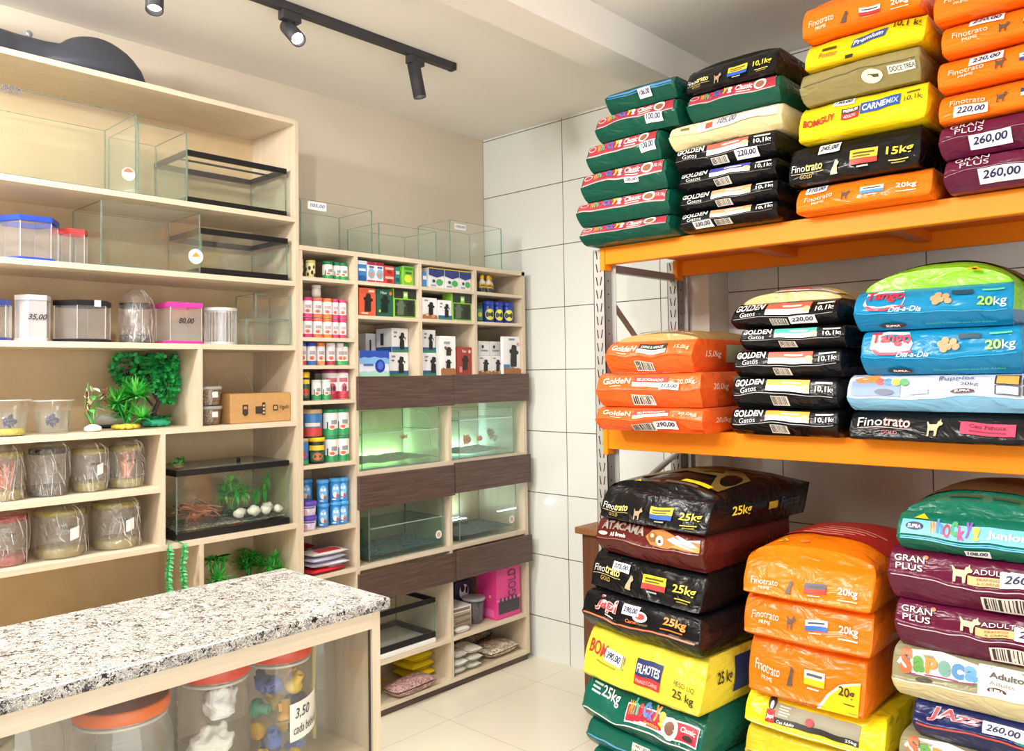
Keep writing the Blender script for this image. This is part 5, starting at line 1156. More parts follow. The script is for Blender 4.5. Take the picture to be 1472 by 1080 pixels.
# ------------------------------------------------------------------ packaged goods on the corner shelf unit
def jar(label, xc, yc, z, d, h, lid, body, bands, group, lidh=.2, kind='food jar', name='food_jar', neck=.94, inset=1.0):
    """bands: [(v0,v1,u0,u1,colour)] printed on the side that faces the room"""
    if yc < -1.15: yc = max(-1.4725+d*.51, min(yc, -1.2075-d*.51))
    r = thing(name, label, kind, (xc, yc, z), 0, group); R = d/2; hb = h*(1-lidh)
    b = MB(); bm_ = M(body, .35)
    b.lathe([(R*.9, 0), (R*.98, h*.02), (R*.98, hb*.95), (R*neck, hb)], bm_, 24)
    p = Print(b, lambda u, v, l: Vector(((R*.985+l)*cos(-1.35+2.7*u-.5), (R*.985+l)*sin(-1.35+2.7*u-.5), hb*(.02+.95*v)))); p.lift = .0006
    for (v0, v1, u0, u1, c) in bands:
        if isinstance(c, str): p.rect(u0, u1, v0, v1, M(c, .4), 8 if u1-u0 > .4 else 3, 1)
        else: p.ell((u0+u1)/2, (v0+v1)/2, (u1-u0)/2, (v1-v0)/2, M(c[0], .4), 14)
    b.build('jar_body', r)
    b = MB(); L = M(lid, .35); b.lathe([(R*neck*.98, hb), (R*1.0*inset, hb+h*.01), (R*1.0*inset, h*.985), (R*.92*inset, h), (.0005, h)], L, 24, caps=False); b.build('lid', r)
    return r
GLBL = [(.0, 1, 0, 1, '#f1efea'), (.0, .3, 0, 1, '#2f9a5c'), (.25, .52, .35, .72, ('#e9e2cf',)), (.3, .46, .42, .66, ('#d8623c',)), (.5, .7, .5, .8, '#8d8f94'), (.28, .62, .3, .36, '#2a2c30')]
def pinkl(c): return [(0, 1, 0, 1, '#f2eeee'), (.0, .22, 0, 1, c), (.26, .5, .34, .7, ('#e08a6c',)), (.56, .76, .36, .78, '#b9a8ac'), (.3, .42, .42, .6, ('#c9473f',))]
XC = .315
c1 = 'jars in the narrow column of the corner unit'
ordn = ['leftmost', 'second', 'third', 'fourth', 'fifth', 'sixth', 'seventh']
# first row: spotted and green lidded jars
for k, (a, b_) in enumerate(((432, 437.5), (438.5, 453.5))):
    y, w = (-1.456, .03) if k == 0 else (-1.3981, 0.0458)
    jar(('yellow and black spotted jar nearest the tall unit, top row of the narrow column', 'yellow and black spotted jar beside the green lidded ones, top row')[k], XC, y+(0 if k else .004), 1.981, (.03, .042)[k], .078, '#d9c27c', '#efe2a6', [(.1, .35, .2, .35, ('#26221a',)), (.5, .8, .3, .5, ('#26221a',)), (.2, .5, .5, .68, ('#26221a',)), (.6, .85, .65, .8, ('#26221a',)), (.05, .3, .72, .9, ('#26221a',)), (.45, .7, .05, .2, ('#26221a',))], c1, lidh=.15)
for k, (y, w) in enumerate(((-1.3103, 0.0511), (-1.2615, 0.0428), (-1.2107, 0.0513))):
    jar('white food jar with green lid on the top row, %s' % ('nearest the spotted jars', 'middle one of three', 'nearest the column divider')[k], XC, y, 1.981, w*.92, .083, '#1f7a4c', '#f1efea', GLBL, c1)
# pink block, two layers
cols = [(-1.4598, 0.036), (-1.4165, 0.0472), (-1.3657, 0.0489), (-1.3159, 0.0484), (-1.273, 0.0344), (-1.2338, 0.0403)]
lids = ['#d23f7c', '#d23f7c', '#e07a5c', '#e5813f', '#d8437c', '#c93f6c']
for layer in (0, 1):
    for k, (y, w) in enumerate(cols):
        y = max(y, -1.474+w*.41)
        jar('white food jar with %s lid, %s layer of the pink block, %s from left' % (('pink', 'pink', 'coral', 'orange', 'pink', 'crimson')[k], ('lower', 'upper')[layer], ordn[k].replace('leftmost', 'first')), XC, y, 1.721+.0885*layer, min(.05, w*.92), .087, lids[k], '#f3efee', pinkl(('#d8437c', '#d8437c', '#e07a4c', '#e5813f', '#d8437c', '#c93f6c')[k]), c1, lidh=.17)
jar('small clear jar standing on the pink block of jars', XC-.01, -1.3632, 1.8985, .042, .055, '#d8d4d0', '#b9b2ac', [(.2, .8, .1, .9, '#cfc8c2')], c1)
for k, (y, w, d) in enumerate(((-1.4383, 0.0312, 0), (-1.3963, 0.0458, 1), (-1.3492, 0.0413, 2), (-1.2975, 0.0477, 3), (-1.2475, 0.0412, 4), (-1.1964, 0.0458, 5))):
    lid = ('#2a4fae', '#2a45b5', '#e5813f', '#e9e4e2', '#eeeae6', '#1f7a4c')[k]; bc = (('#d8503c'), '#3a6fb8', '#e59a5c', '#a8384c', '#4fae6c', '#2f9a5c')[k]
    y = max(y, -1.474+w*.42)
    jar('white jar with %s lid on the third shelf of the narrow column' % ('dark blue', 'bright blue', 'orange', 'white and red labelled', 'plain white', 'green')[k], XC, y, 1.601, w*.92, .099, lid, '#f1efee', pinkl(bc), c1, lidh=.16)
y, w = -1.4287, 0.0435
jar('black jar with yellow lid and red label, fourth shelf of the narrow column', XC, max(y, -1.474+w*.42), 1.449, w*.92, .122, '#efc81a', '#1f231f', [(.1, .75, .15, .95, '#2f5a34'), (.2, .55, .3, .8, ('#d8492c',)), (.75, .95, .1, .9, '#e9c93a')], c1)
for k, (y, w) in enumerate(((-1.3804, 0.0461), (-1.3315, 0.0459))):
    jar('low white jar with green band, %s on the fourth shelf' % ('beside the black yellow lidded jar', 'before a maroon lidded jar')[k], XC+.012, y, 1.449, w*.9, .088, '#e9e6e0', '#f1efea', GLBL, c1, lidh=.12)
for k, (y, w) in enumerate(((-1.2809, 0.0869), (-1.2096, 0.076))):
    jar('big white jar with maroon lid, %s on the fourth shelf' % ('left of its twin', 'nearest the column divider')[k], XC-(.035 if k == 0 else .0), y+(.004 if k == 0 else -.002), 1.449, w*(.86, .72)[k], .132, '#9c2f5c', '#f1ecec', [(0, 1, 0, 1, '#f3efee'), (.0, .3, 0, 1, '#b83a4c'), (.18, .62, .4, .75, ('#d2505c',)), (.3, .5, .5, .7, '#3c3a5c'), (.66, .82, .3, .8, '#c96a7c')], c1, lidh=.1)
jar('dark maroon lidded jar at the back of the fourth shelf', .2, -1.2635, 1.449, .07, .13, '#8c2a50', '#d9d0cf', [(0, .4, 0, 1, '#9c3a50')], c1, lidh=.1)
# fifth shelf
jar('blue and red jar with gold lid, upper layer of the fifth shelf', XC-.02, -1.3813, 1.291, .088, .118, '#c9a57c', '#3f7fc0', [(0, .4, 0, 1, '#c9473f'), (.45, .62, .2, .8, '#e9e4da'), (.1, .4, .35, .65, ('#d8383f',))], c1, lidh=.16)
jar('blue jar with gold lid beside the tall unit, lower layer of the fifth shelf', XC, -1.4418, 1.175, .05, .112, '#c9a57c', '#2f78c0', [(.3, .6, .2, .8, ('#d8383f',)), (0, .2, 0, 1, '#3f9a5c')], c1, lidh=.14)
jar('black jar with yellow lid and fish print, lower layer of the fifth shelf', XC, -1.3734, 1.175, .073, .112, '#efc81a', '#1f2a24', [(.62, .86, .1, .9, '#e8c83a'), (.1, .55, .2, .85, '#2f6a3f'), (.15, .5, .3, .75, ('#d8603c',))], c1, lidh=.16)
for layer in (0, 1):
    for k, (y, w) in enumerate(((-1.3001, 0.0751), (-1.2194, 0.0764))):
        jar('white food jar with green lid, %s layer of the fifth shelf, %s' % (('lower', 'upper')[layer], ('left one', 'right one')[k]), XC, y-.003*k, 1.175+.116*layer, w*.9, .115, '#1f8a55', '#f2f0eb', GLBL, c1, lidh=.13)
# sixth shelf: blue tubs
def tub(label, x, y, z, d, h, group='blue flip top tubs stacked on the sixth shelf'):
    r = thing('blue_food_tub', label, 'food tub', (x, y, z), 0, group); R = d/2; hb = h*.84; B = M('#3f93d8', .3)
    b = MB(); b.lathe([(R*.86, 0), (R*.9, h*.03), (R*.93, hb)], B, 22); p = Print(b, lambda u, v, l: Vector(((R*.91+l)*cos(-1.0+2*u-.5), (R*.91+l)*sin(-1.0+2*u-.5), hb*v))); p.lift = .0015
    p.ell(.5, .55, .33, .36, M('#7fc0ec', .4)); p.rect(.3, .7, .62, .76, M('#f2f4f6', .4), 4, 1); p.ell(.42, .36, .14, .14, M('#e9e4da', .4)); p.ell(.62, .3, .1, .1, M('#c9503f', .4)); p.rect(.2, .5, .1, .16, M('#e9eef2', .4), 3, 1)
    b.build('tub_body', r)
    b = MB(); b.lathe([(R*.93, hb), (R*1.02, hb), (R*1.02, h*.94), (R*.94, h), (.0005, h)], M('#4fa6e6', .3), 22, caps=False); b.box(R*.9, R*1.12, -R*.3, R*.3, h*.88, h*.95, M('#4fa6e6', .3)); b.build('flip_lid', r)
for layer in (0, 1):
    for k, y in enumerate((-1.3404, -1.275, -1.2173)):
        y = min(y, -1.237)
        tub('bright blue flip top tub in the front row, %s layer, %s' % (('lower', 'upper')[layer], ('leftmost', 'middle', 'rightmost')[k]), .312, y, .896+.103*layer, .054, .101)
    for k, (xx, yy) in enumerate(((.235, -1.375), (.165, -1.39), (.095, -1.405))):
        tub('bright blue flip top tub in the receding rear row, %s layer, %s from the front' % (('lower', 'upper')[layer], ('first', 'second', 'third')[k]), xx, yy, .896+.103*layer, .06, .101)
for layer in (0, 1):
    r = thing('small_white_tub', 'small white tub with %s, beside the blue tubs' % ('purple lid, lower one resting on the shelf', 'purple lid, upper one of the pair')[layer], 'food tub', (.325, -1.4229, .896+.062*layer), 0, 'purple lidded tubs'); b = MB()
    b.lathe([(.03, 0), (.033, .04)], M('#efe9ee', .35), 22); p = Print(b, lambda u, v, l: Vector(((.033+l)*cos(-1+2*u-.5), (.033+l)*sin(-1+2*u-.5), .04*v))); p.lift = .0015; p.ell(.3, .4, .12, .3, M('#d8a0c0', .4)); p.ell(.65, .45, .12, .3, M('#c9b0d8', .4)); p.rect(.1, .9, .78, .92, M('#6a4fae', .4), 6, 1); b.build('tub_body', r)
    b = MB(); b.lathe([(.033, .04), (.0365, .041), (.0365, .058), (.03, .061), (.0005, .061)], M('#5a3fb0', .35), 22, caps=False); b.build('lid', r)
# flat packets on the lowest visible shelf of the column
def packet(label, x, y, z, lx, ly, th, col, group, rz=0.0, prints=(), seed=0, name='flat_packet', cat='packet', wob=.25, mat=None):
    r = thing(name, label, cat, (x, y, z), rz, group); b = MB(); n, m = 14, 14; mt = mat or FILM(col, .35, .5)
    def P(i, j, s):
        u, v = i/n*2-1, j/m*2-1; k = (max(0, 1-abs(u)**3)*max(0, 1-abs(v)**3))**.5
        e = 1-.06*abs(u*v)
        q = noise.noise(Vector((u*2.2+seed, v*2.2, seed)))*wob
        return (u*lx/2*e, v*ly/2*e, th/2+s*th/2*max(.06, k*(1-abs(wob)*.5+q*.5)) if s > 0 else th/2-th/2*max(.06, k))
    for s in (1, -1):
        o = len(b.v)
        for i in range(n+1):
            for j in range(m+1): b.v.append(P(i, j, s))
        for i in range(n):
            for j in range(m):
                q = o+i*(m+1)+j; f = (q, q+m+1, q+m+2, q+1); b.face(f if s > 0 else f[::-1], mt, True)
    def top(u, v, l): 
        i, j = u*n, v*m; i0, j0 = min(n-1, max(0, int(i))), min(m-1, max(0, int(j))); fi, fj = i-i0, j-j0
        z_ = sum(P(i0+a, j0+c, 1)[2]*(fi if a else 1-fi)*(fj if c else 1-fj) for a in (0, 1) for c in (0, 1))
        return Vector(((u-.5)*lx*.98, (v-.5)*ly*.98, z_+l+.001))
    p = Print(b, top); p.lift = .001
    for (u0, u1, v0, v1, c) in prints:
        if c == 'bar': p.bars(u0, u1, v0, v1)
        else: p.rect(u0, u1, v0, v1, M(c, .4), 6, 6)
    b.build('packet_body', r); return r
PK = 'packets at the bottom of the narrow column'
for k in range(4):
    packet('dark red packet in the pile by the tall unit, %s' % ('at its bottom', 'second from its bottom', 'third from its bottom', 'on its top')[k], .125, -1.385+.003*k, .701+.026*k, .17, .14, .025, '#a81f26', PK, .03*k, [(.2, .8, .3, .6, '#c9b9a9')] if k == 3 else [], k)
for k, (x, y, z, rz, c) in enumerate(((.298, -1.34, .701, .05, '#d8303a'), (.298, -1.325, .725, -.06, '#dcd8e2'), (.296, -1.335, .749, .1, '#cfd0e6'), (.299, -1.33, .773, .02, '#e6dfe0'), (.3, -1.27, .701, .05, '#d9323a'))[:4]):
    packet('%s packet in the loose front pile at the bottom of the narrow column' % ('red', 'white and red', 'white and blue', 'white topped')[k], x, y, z, .125, .2, .022, c, PK, rz, [[(.1, .9, .55, .95, '#efe6e2')], [(.1, .5, .1, .9, '#d8404a')], [(.2, .6, .2, .8, '#4a52a0')], [(.5, .9, .2, .8, '#d8404a'), (.1, .4, .3, .7, '#5a5fae')]][k], 10+k)
# boxes
def pbox(label, x1, y0, y1, z, h, dep, col, prints, group, side=None, kind='box', name='product_box', top=None):
    for bd in (-.827, -.452, -.084):                   # stay clear of the compartment walls
        if y0 < bd < y1+.003: y1 = bd-.003
        if y0 < bd+.021 < y1 and y0 > bd: y0 = bd+.023
    r = thing(name, label, kind, (x1-dep/2, (y0+y1)/2, z), 0, group); c = (y1-y0)/2; b = MB(); b.box(-dep/2, dep/2, -c, c, 0, h, M(col, .4), .0012)
    if top: b.box(-dep/2+.002, dep/2-.002, -c+.002, c-.002, h, h+.0006, M(top, .4))
    p = Print(b, px_print(-c, c, 0, h, dep/2))
    for it in prints:
        k = it[0]
        if k == 'r': p.rect(*it[1:5], M(it[5], .4), 1, 1)
        elif k == 'e': p.ell(*it[1:5], M(it[5], .4))
        elif k == 'p': p.poly(it[6], *it[1:5], M(it[5], .4))
        elif k == 't': p.text(it[1], *it[2:6], M(it[6], .4), .015)
    if side:
        q = Print(b, lambda u, v, l: Vector((-dep/2+dep*u, -c-l, h*v)))
        for it in side:
            if it[0] == 'r': q.rect(*it[1:5], M(it[5], .4), 1, 1)
            elif it[0] == 'e': q.ell(*it[1:5], M(it[5], .4))
    b.build('box_body', r); return r
PUMP = [(.1,.0),(.75,.0),(.8,.1),(.8,.55),(1,.6),(1,.72),(.8,.75),(.78,.95),(.6,1),(.3,1),(.2,.8),(.0,.78),(.0,.66),(.16,.6),(.1,.3)]
WAVE = [(0,0),(1,0),(1,.5),(.85,.66),(.7,.6),(.5,.75),(.3,.6),(.15,.7),(0,.55)]
def pump(lbl): return [('r', 0, 1, 0, .22, '#2d5f96'), ('r', 0, 1, 0, .09, '#2f8a5c'), ('p', .42, .82, .12, .82, '#1b1b1d', PUMP), ('e', .72, .55, .05, .05, '#e9e6e0'), ('r', .1, .3, .78, .86, '#8d939c'), ('r', .1, .24, .62, .68, '#5c626c')]
def wood_pump(): return [('p', 0, 1, 0, .32, '#a5703f', WAVE), ('p', .35, .8, .18, .8, '#1b1b1d', PUMP), ('r', .12, .36, .84, .9, '#7d838c'), ('e', .3, .2, .1, .07, '#d9b98a'), ('e', .7, .14, .12, .08, '#c99a64')]
def lime(): return [('r', .05, .95, .05, .62, '#2a3a24'), ('p', .1, .52, .08, .6, '#5c6b54', PUMP), ('p', .56, .95, .1, .6, '#1b1d1b', PUMP), ('r', .42, .62, .66, .98, '#9ad84a'), ('r', .45, .59, .74, .84, '#eef2e6'), ('r', .02, .98, .62, .65, '#8ccf3c')]
P2, P3, P4 = 'boxes on the top row of the corner unit', 'boxes on the second row of the corner unit', 'boxes on the third row of the corner unit'
X1 = .35
def yb(a): return a
pbox('small blue box at the left of the top row', X1, -1.1723, -1.1237, 1.983, .095, .06, '#3f86c9', [('r', 0, 1, .82, 1, '#e9eef2'), ('r', .1, .9, .5, .62, '#eef2f6'), ('p', .1, .9, .08, .4, '#2a5a9c', WAVE)], P2, kind='box')
for k, (y0, y1) in enumerate(((-1.1186, -1.073), (-1.071, -1.0241))):
    pbox('white box with round picture and red bands, %s twin on the top row' % ('left', 'right')[k], X1, y0, y1, 1.983, .095, .06, '#f1eeee', [('r', 0, 1, .84, 1, '#a8324a'), ('r', 0, 1, 0, .1, '#c23a4a'), ('e', .5, .42, .42, .24, '#7fb0d8'), ('e', .5, .38, .22, .13, '#c98a5c'), ('r', .2, .8, .7, .78, '#4a4f8c')], P2)
for k in (0, 1):
    pbox('red box on the top row, %s of two stacked' % ('lower', 'upper')[k], X1, -1.0217, -0.9597, 1.983+.043*k, .042, .06, '#d03f38', [('r', .1, .9, .55, .8, '#e8b4a4'), ('e', .5, .3, .25, .18, '#8a2a28')], P2)
pbox('thin teal box beside the red boxes on the top row', X1-.02, -0.9393, -0.9117, 1.983, .085, .05, '#2f8f9c', [('r', .1, .9, .6, .8, '#dce9e6'), ('r', .1, .9, .2, .4, '#1f5a6c')], P2)
pbox('lime green box with yellow print on the top row', X1, -0.9069, -0.8422, 1.983, .093, .06, '#7cc83a', [('e', .45, .35, .35, .2, '#e8d83a'), ('r', .1, .9, .8, .92, '#3f8a2a'), ('r', .2, .8, .6, .7, '#2f6a24')], P2)
pbox('small blue box left of the yellow topped bags on the top row', X1-.01, -0.7783, -0.7491, 1.983, .075, .05, '#4f8fc9', [('r', .1, .9, .5, .75, '#e9eef2')], P2)
for k, (y0, y1) in enumerate(((-0.7452, -0.6428), (-0.6377, -0.541), (-0.538, -0.4444))):
    pbox('navy and white pack with yellow top edge on the top row, %s of three' % ('left', 'middle', 'right')[k], X1, y0, y1, 1.983, .1, .06, '#f2f1ef', [('r', 0, 1, .94, 1, '#e8c83a'), ('p', 0, 1, .52, .95, '#2c3a7c', [(0,.25),(.5,0),(1,.3),(1,1),(0,1)]), ('r', .2, .85, .72, .84, '#e9ecf4'), ('e', .68, .3, .22, .16, '#4fae5c'), ('e', .3, .34, .1, .08, '#3a3f4c'), ('r', .1, .45, .08, .16, '#9ca2ac')], P2)
def bottle(label, y, x, z, d, h, group):
    r = thing('spray_bottle', label, 'bottle', (x, y, z), 0, group); R = d/2
    b = MB(); b.lathe([(R*.92, 0), (R, .004), (R, h*.6), (R*.55, h*.72), (R*.5, h*.76)], [M('#d8d4c8', .35), M('#e9e6dc', .35), M('#e9e6dc', .35), M('#e9e6dc', .35)], 20); p = Print(b, lambda u, v, l: Vector(((R+l)*cos(-1.2+2.4*u-.5), (R+l)*sin(-1.2+2.4*u-.5), h*.58*v))); p.lift = .001
    p.rect(0, 1, .1, .5, M('#39424c', .4), 6, 1); p.rect(0, 1, .5, .9, M('#e8c23a', .4), 6, 1); p.rect(.2, .8, .6, .78, M('#7a5a1a', .4), 4, 1); b.build('bottle_body', r)
    b = MB(); b.lathe([(R*.56, h*.76), (R*.6, h*.78), (R*.6, h*.94), (R*.4, h), (.0005, h)], M('#f0b81e', .35), 18, caps=False); b.build('cap', r)
for k, y in enumerate((-0.3631, -0.3376, -0.2902, -0.2464)):
    bottle('yellow capped bottle on the top row, %s of four' % ('leftmost', 'second', 'third', 'rightmost')[k], y+(.004 if k == 0 else 0), .315-(.04 if k in (0,) else .0)-(.03 if k == 3 else 0), 1.983, .036, .098, 'yellow capped bottles')
# second row
Zr = 1.827
pbox('orange red box with a black pump picture on the second row', X1, -1.1646, -1.071, Zr, .128, .07, '#e0623f', [('p', .25, .8, .15, .8, '#2a2422', PUMP), ('r', .55, .9, .85, .93, '#f2d8c8'), ('r', .1, .5, .06, .12, '#f0c8b4')], P3)
pbox('dark green box with a pump picture on the second row', X1, -1.0642, -0.9701, Zr, .128, .07, '#1f5a48', [('p', .2, .78, .15, .78, '#16211e', PUMP), ('t', 'Filter', .2, .6, .82, .92, '#cfe0d4'), ('e', .82, .86, .1, .07, '#d8704c'), ('e', .15, .2, .06, .05, '#c9d84a')], P3)
pbox('big lime and black box left of the divider on the second row', X1, -0.9659, -0.818, Zr, .138, .075, '#8fd23f', lime()+[('r', 0, 1, .9, 1, '#22261f'), ('r', .62, 1, .66, .9, '#2a2f28'), ('r', 0, .4, .66, .9, '#262b22')], P3)
pbox('white box with brown wooden print at the left of the middle compartment, second row', X1, -0.7879, -0.6917, Zr, .105, .07, '#f2f0ee', wood_pump(), P3)
pbox('white box with blue base and black pump on the second row', X1, -0.6848, -0.5931, Zr, .098, .07, '#f1f0f0', pump(''), P3)
pbox('big lime and black box right in the middle compartment of the second row', X1, -0.5883, -0.4484, Zr, .138, .075, '#8fd23f', lime()+[('r', 0, 1, .9, 1, '#22261f'), ('r', .62, 1, .66, .9, '#2a2f28'), ('r', 0, .4, .66, .9, '#262b22')], P3)
jar('dark jar with green label left of the blue jars', .3, -0.3479, Zr, .04, .105, '#26302c', '#2f4a3c', [(.1, .8, .1, .9, '#4f8a5c'), (.3, .6, .3, .7, ('#d8d24a',))], 'jars on the second row', lidh=.12)
for k, (y, w) in enumerate(((-0.2913, 0.0705), (-0.217, 0.0652), (-0.1427, 0.0724))):
    jar('dark blue jar with round yellow label, %s of three' % ('left', 'middle', 'right')[k], .312, y, Zr, w*.9, .115, '#2a3fae', '#24409c', [(.12, .82, .2, .85, ('#e8e04a',)), (.36, .56, .25, .8, '#3a3f2c')], 'dark blue jars on the second row', lidh=.2)
# third row
Zt = 1.549
pbox('wide white and blue box at the left of the third row', X1, -1.1665, -0.997, Zt, .118, .07, '#e6ecf4', [('r', 0, 1, .66, 1, '#2c4fae'), ('p', 0, 1, .5, .86, '#7fb4e0', WAVE), ('p', 0, 1, .0, .3, '#a8d8c8', WAVE), ('e', .68, .4, .17, .26, '#22349c'), ('e', .69, .42, .1, .16, '#4a6fd0'), ('r', .12, .45, .4, .48, '#4a6fae')], P4, top='#3f5fb8')
pbox('white pump box standing behind the wide blue box, lower layer', .29, -0.9471, -.83, Zt, .1145, .12, '#f1f0ef', pump(''), P4, side=[('r', 0, 1, 0, .22, '#2d5f96'), ('r', .3, .5, .3, .8, '#3a3d44')])
pbox('white pump box on top of the lower one at the divider, third row', .29, -0.9302, -.83, Zt+.1155, .115, .12, '#f1f0ef', pump(''), P4, side=[('r', 0, 1, 0, .22, '#2d5f96'), ('r', .3, .5, .3, .8, '#3a3d44')])
pbox('white pump box, back one behind the upper white box of the third row', .15, -0.9793, -0.8731, Zt, .21, .1, '#eeedec', [('r', .2, .3, .5, .85, '#3a3d44'), ('r', .6, .7, .5, .85, '#3a3d44')], P4)
pbox('white pump box, lower one right of the divider in the third row', .31, -0.7546, -0.6417, Zt, .114, .1, '#f1f0ef', pump(''), P4)
pbox('white pump box, upper one right of the divider in the third row', .31, -0.7546, -0.6675, Zt+.115, .112, .1, '#f1f0ef', pump(''), P4)
pbox('tall white box with brown wood print in the middle of the third row', X1, -0.6714, -0.5691, Zt, .197, .034, '#f3f1ee', [('p', 0, 1, 0, .28, '#a5703f', WAVE), ('p', .3, .7, .18, .4, '#1b1b1d', PUMP), ('p', .3, .75, .5, .72, '#2a2624', PUMP), ('r', .2, .6, .8, .86, '#9ca2a8'), ('e', .3, .7, .08, .04, '#6a5a4a')], P4)
pbox('red brown box with dark pump picture beside the divider in the third row', X1, -0.557, -0.4469, Zt, .143, .07, '#a03a30', [('p', .3, .78, .18, .7, '#251e1e', PUMP), ('t', 'Filter', .3, .6, .8, .9, '#e9d0c4'), ('e', .82, .84, .09, .06, '#e9c8bc'), ('r', .1, .3, .1, .3, '#c98a7c')], P4)
for k, (y0, y1) in enumerate(((-0.3891, -0.2915), (-0.2889, -0.2054))):
    pbox('small white box with wood print in the last compartment, %s of the lower pair' % ('left', 'right')[k], .33, y0, y1, Zt, .1, .08, '#f0eeec', wood_pump(), P4)
for k, (y0, y1) in enumerate(((-0.3656, -0.2817), (-0.279, -0.1954))):
    pbox('small white box lying on the wood print boxes, %s of the upper pair' % ('left', 'right')[k], .31, y0, y1, Zt+.101, .078, .08, '#e9e8e6', [('r', .2, .8, .3, .4, '#8d9098'), ('e', .35, .62, .1, .12, '#3a3d44')], P4)
pbox('big white box with large black pump picture at the right end of the third row', .355, -0.2236, -0.0819, Zt, .205, .02, '#f1f1f2', [('p', 0, 1, 0, .26, '#a5703f', WAVE), ('r', 0, .35, .0, .26, '#3f7fb8'), ('p', .34, .86, .2, .78, '#1b1b1d', PUMP), ('r', .3, .65, .9, .95, '#7d8fae'), ('e', .84, .8, .08, .05, '#d8a08c')], P4)
# ------------------------------------------------------------------ tanks on top and in the openings
zt = 2.113
t = tank('long frameless tank on top of the corner unit, right beside the tall unit', .09, .345, -1.4663, -1.0861, zt, 0.2045, group=TOPG)
price_note(t, -.155, -.06, .165, .2, .1295, '105,00', '#4a5aa0')
tank('middle frameless tank on top of the corner unit, lying with its dark edged base', .09, .335, -1.0366, -0.679, zt, .155, group=TOPG)
t = tank('frameless tank on top of the corner unit nearest the tiled wall', .085, .33, -0.5795, -0.201, zt, 0.2286, group=TOPG)
price_note(t, -.16, -.08, .185, .215, .1245, '105,00', '#4a5aa0')
def aqua(label, x0, x1, y0, y1, z, h, water, gcols, tint, gh=.03, wb=.14, sticker=False):
    t = tank(label, x0, x1, y0, y1, z, h, None, None, 'aquarium', 'shelf_aquarium', glass=CLEAR('#fbfefc', .012, .03, .4, .03)); a, c = (x1-x0)/2, (y1-y0)/2
    b = MB(); G = gravel_mat('aquarium_gravel_'+gcols[0].strip('#'), gcols, 150); n1, n2 = 10, 26
    for i in range(n1+1):
        for j in range(n2+1):
            x = -a+.005+(2*a-.01)*i/n1; y = -c+.005+(2*c-.01)*j/n2; b.v.append((x, y, .006+gh*(.75+.5*(1-i/n1)*.4)+.006*noise.noise(Vector((x*25, y*25, z)))))
    for i in range(n1):
        for j in range(n2): q = i*(n2+1)+j; b.face((q, q+n2+1, q+n2+2, q+1), G, True)
    b.build('gravel_bed', t)
    if water:
        b = MB(); W = CLEAR(tint, wb, .01, .2, .05); b.box(-a+.0045, a-.0045, -c+.0045, c-.0045, .0065, water, W); b.build('water', t)
        b = MB(); 
        for yy in (-c+.0042, c-.0042): b.box(-a+.004, a-.004, yy-.0005, yy+.0005, water-.003, water+.001, GLASS_EDGE)
        b.box(a-.0045, a-.0038, -c, c, water-.003, water+.002, CLEAR('#e9f4ee', .5, .2, .5, .1)); b.build('water_line', t)
    if sticker:
        b = MB(); p = Print(b, px_print(c*sticker-.02, c*sticker+.02, .045, .085, a+.0005)); p.ell(.5, .5, .5, .5, M('#efe9de', .5)); p.ell(.5, .5, .3, .3, M('#c9a58c', .5)); b.build('round_sticker', t)
    return t
def ledbar(label, x, y0, y1, z, col, s, power):
    t = thing('aquarium_light_bar', label, 'light', (x, (y0+y1)/2, z), 0, 'aquarium light bars'); c = (y1-y0)/2
    b = MB(); b.box(-.012, .012, -c, c, 0, .008, M('#cfd6d4', .4), .001); b.build('housing', t)
    b = MB(); b.box(-.009, .009, -c+.01, c-.01, .0081, .0095, EMIT(col, s)); b.build('light_strip', t)
    l = bpy.data.lights.new('tank_lamp', 'AREA'); l.shape = 'RECTANGLE'; l.size = .018; l.size_y = 2*c-.02; l.energy = power; l.color = lin(col)[:3]
    o = bpy.data.objects.new('tank_lamp', l); COL.objects.link(o); o.parent = t; o.location = (0, 0, .0105); o.rotation_euler = (0, math.radians(185), 0)
z1 = 1.123
AQ1 = aqua('upper left shelf aquarium glowing pale green with a filter tube', .07, .35, -1.1561, -0.6878, z1, .268, .163, ['#5f6f5a', '#7d8a6c', '#485444', '#94a07f'], '#f2fbf0', .03)
aqua('upper right shelf aquarium with orange goldfish', .07, .345, -0.5458, -0.1408, z1, .245, .195, ['#8d958c', '#aab0a4', '#727a72', '#bcc0b4'], '#f2faf8', .026)
ledbar('light bar lying on the shelf behind the upper left shelf aquarium', .045, -1.15, -.67, z1, '#9fe8c4', 6, 2.4)
ledbar('light bar lying on the shelf behind the upper right shelf aquarium', .045, -.57, -.12, z1, '#b4ecf4', 6, 2.2)
b = MB(); b.tube([(.02, -.075+.0, .255), (.025, -.03, .235), (.03, .0, .18), (.03, .012, .1), (.03, .014, .042)], .004, CLEAR('#eef2ea', .5, .1, .4, .1), 8); b.build('air_hose', AQ1, (.03, -0.677-(-1.1561+-0.6878)/2, 0))
t = thing('internal_filter', 'black internal filter inside the left end of the upper right shelf aquarium', 'aquarium filter', (.2, -0.5458+.028, z1+.04)); b = MB(); b.box(-.022, .022, -.018, .018, 0, .13, M('#17181a', .4), .003); b.box(.0221, .0235, .004, .016, .005, .125, M('#d9dc9a', .4)); b.box(-.01, .01, .018, .034, .075, .083, M('#17181a', .4)); b.build('filter_body', t)
f = thing('goldfish', 'large orange goldfish near the black filter', 'fish', (.27, -0.4163, z1+.085), 0, 'goldfish'); fish(f, 'fish_body', (0, 0, 0), .085, '#e8641e', '#f08a3c', .4, 1, 1.4, 1.1)
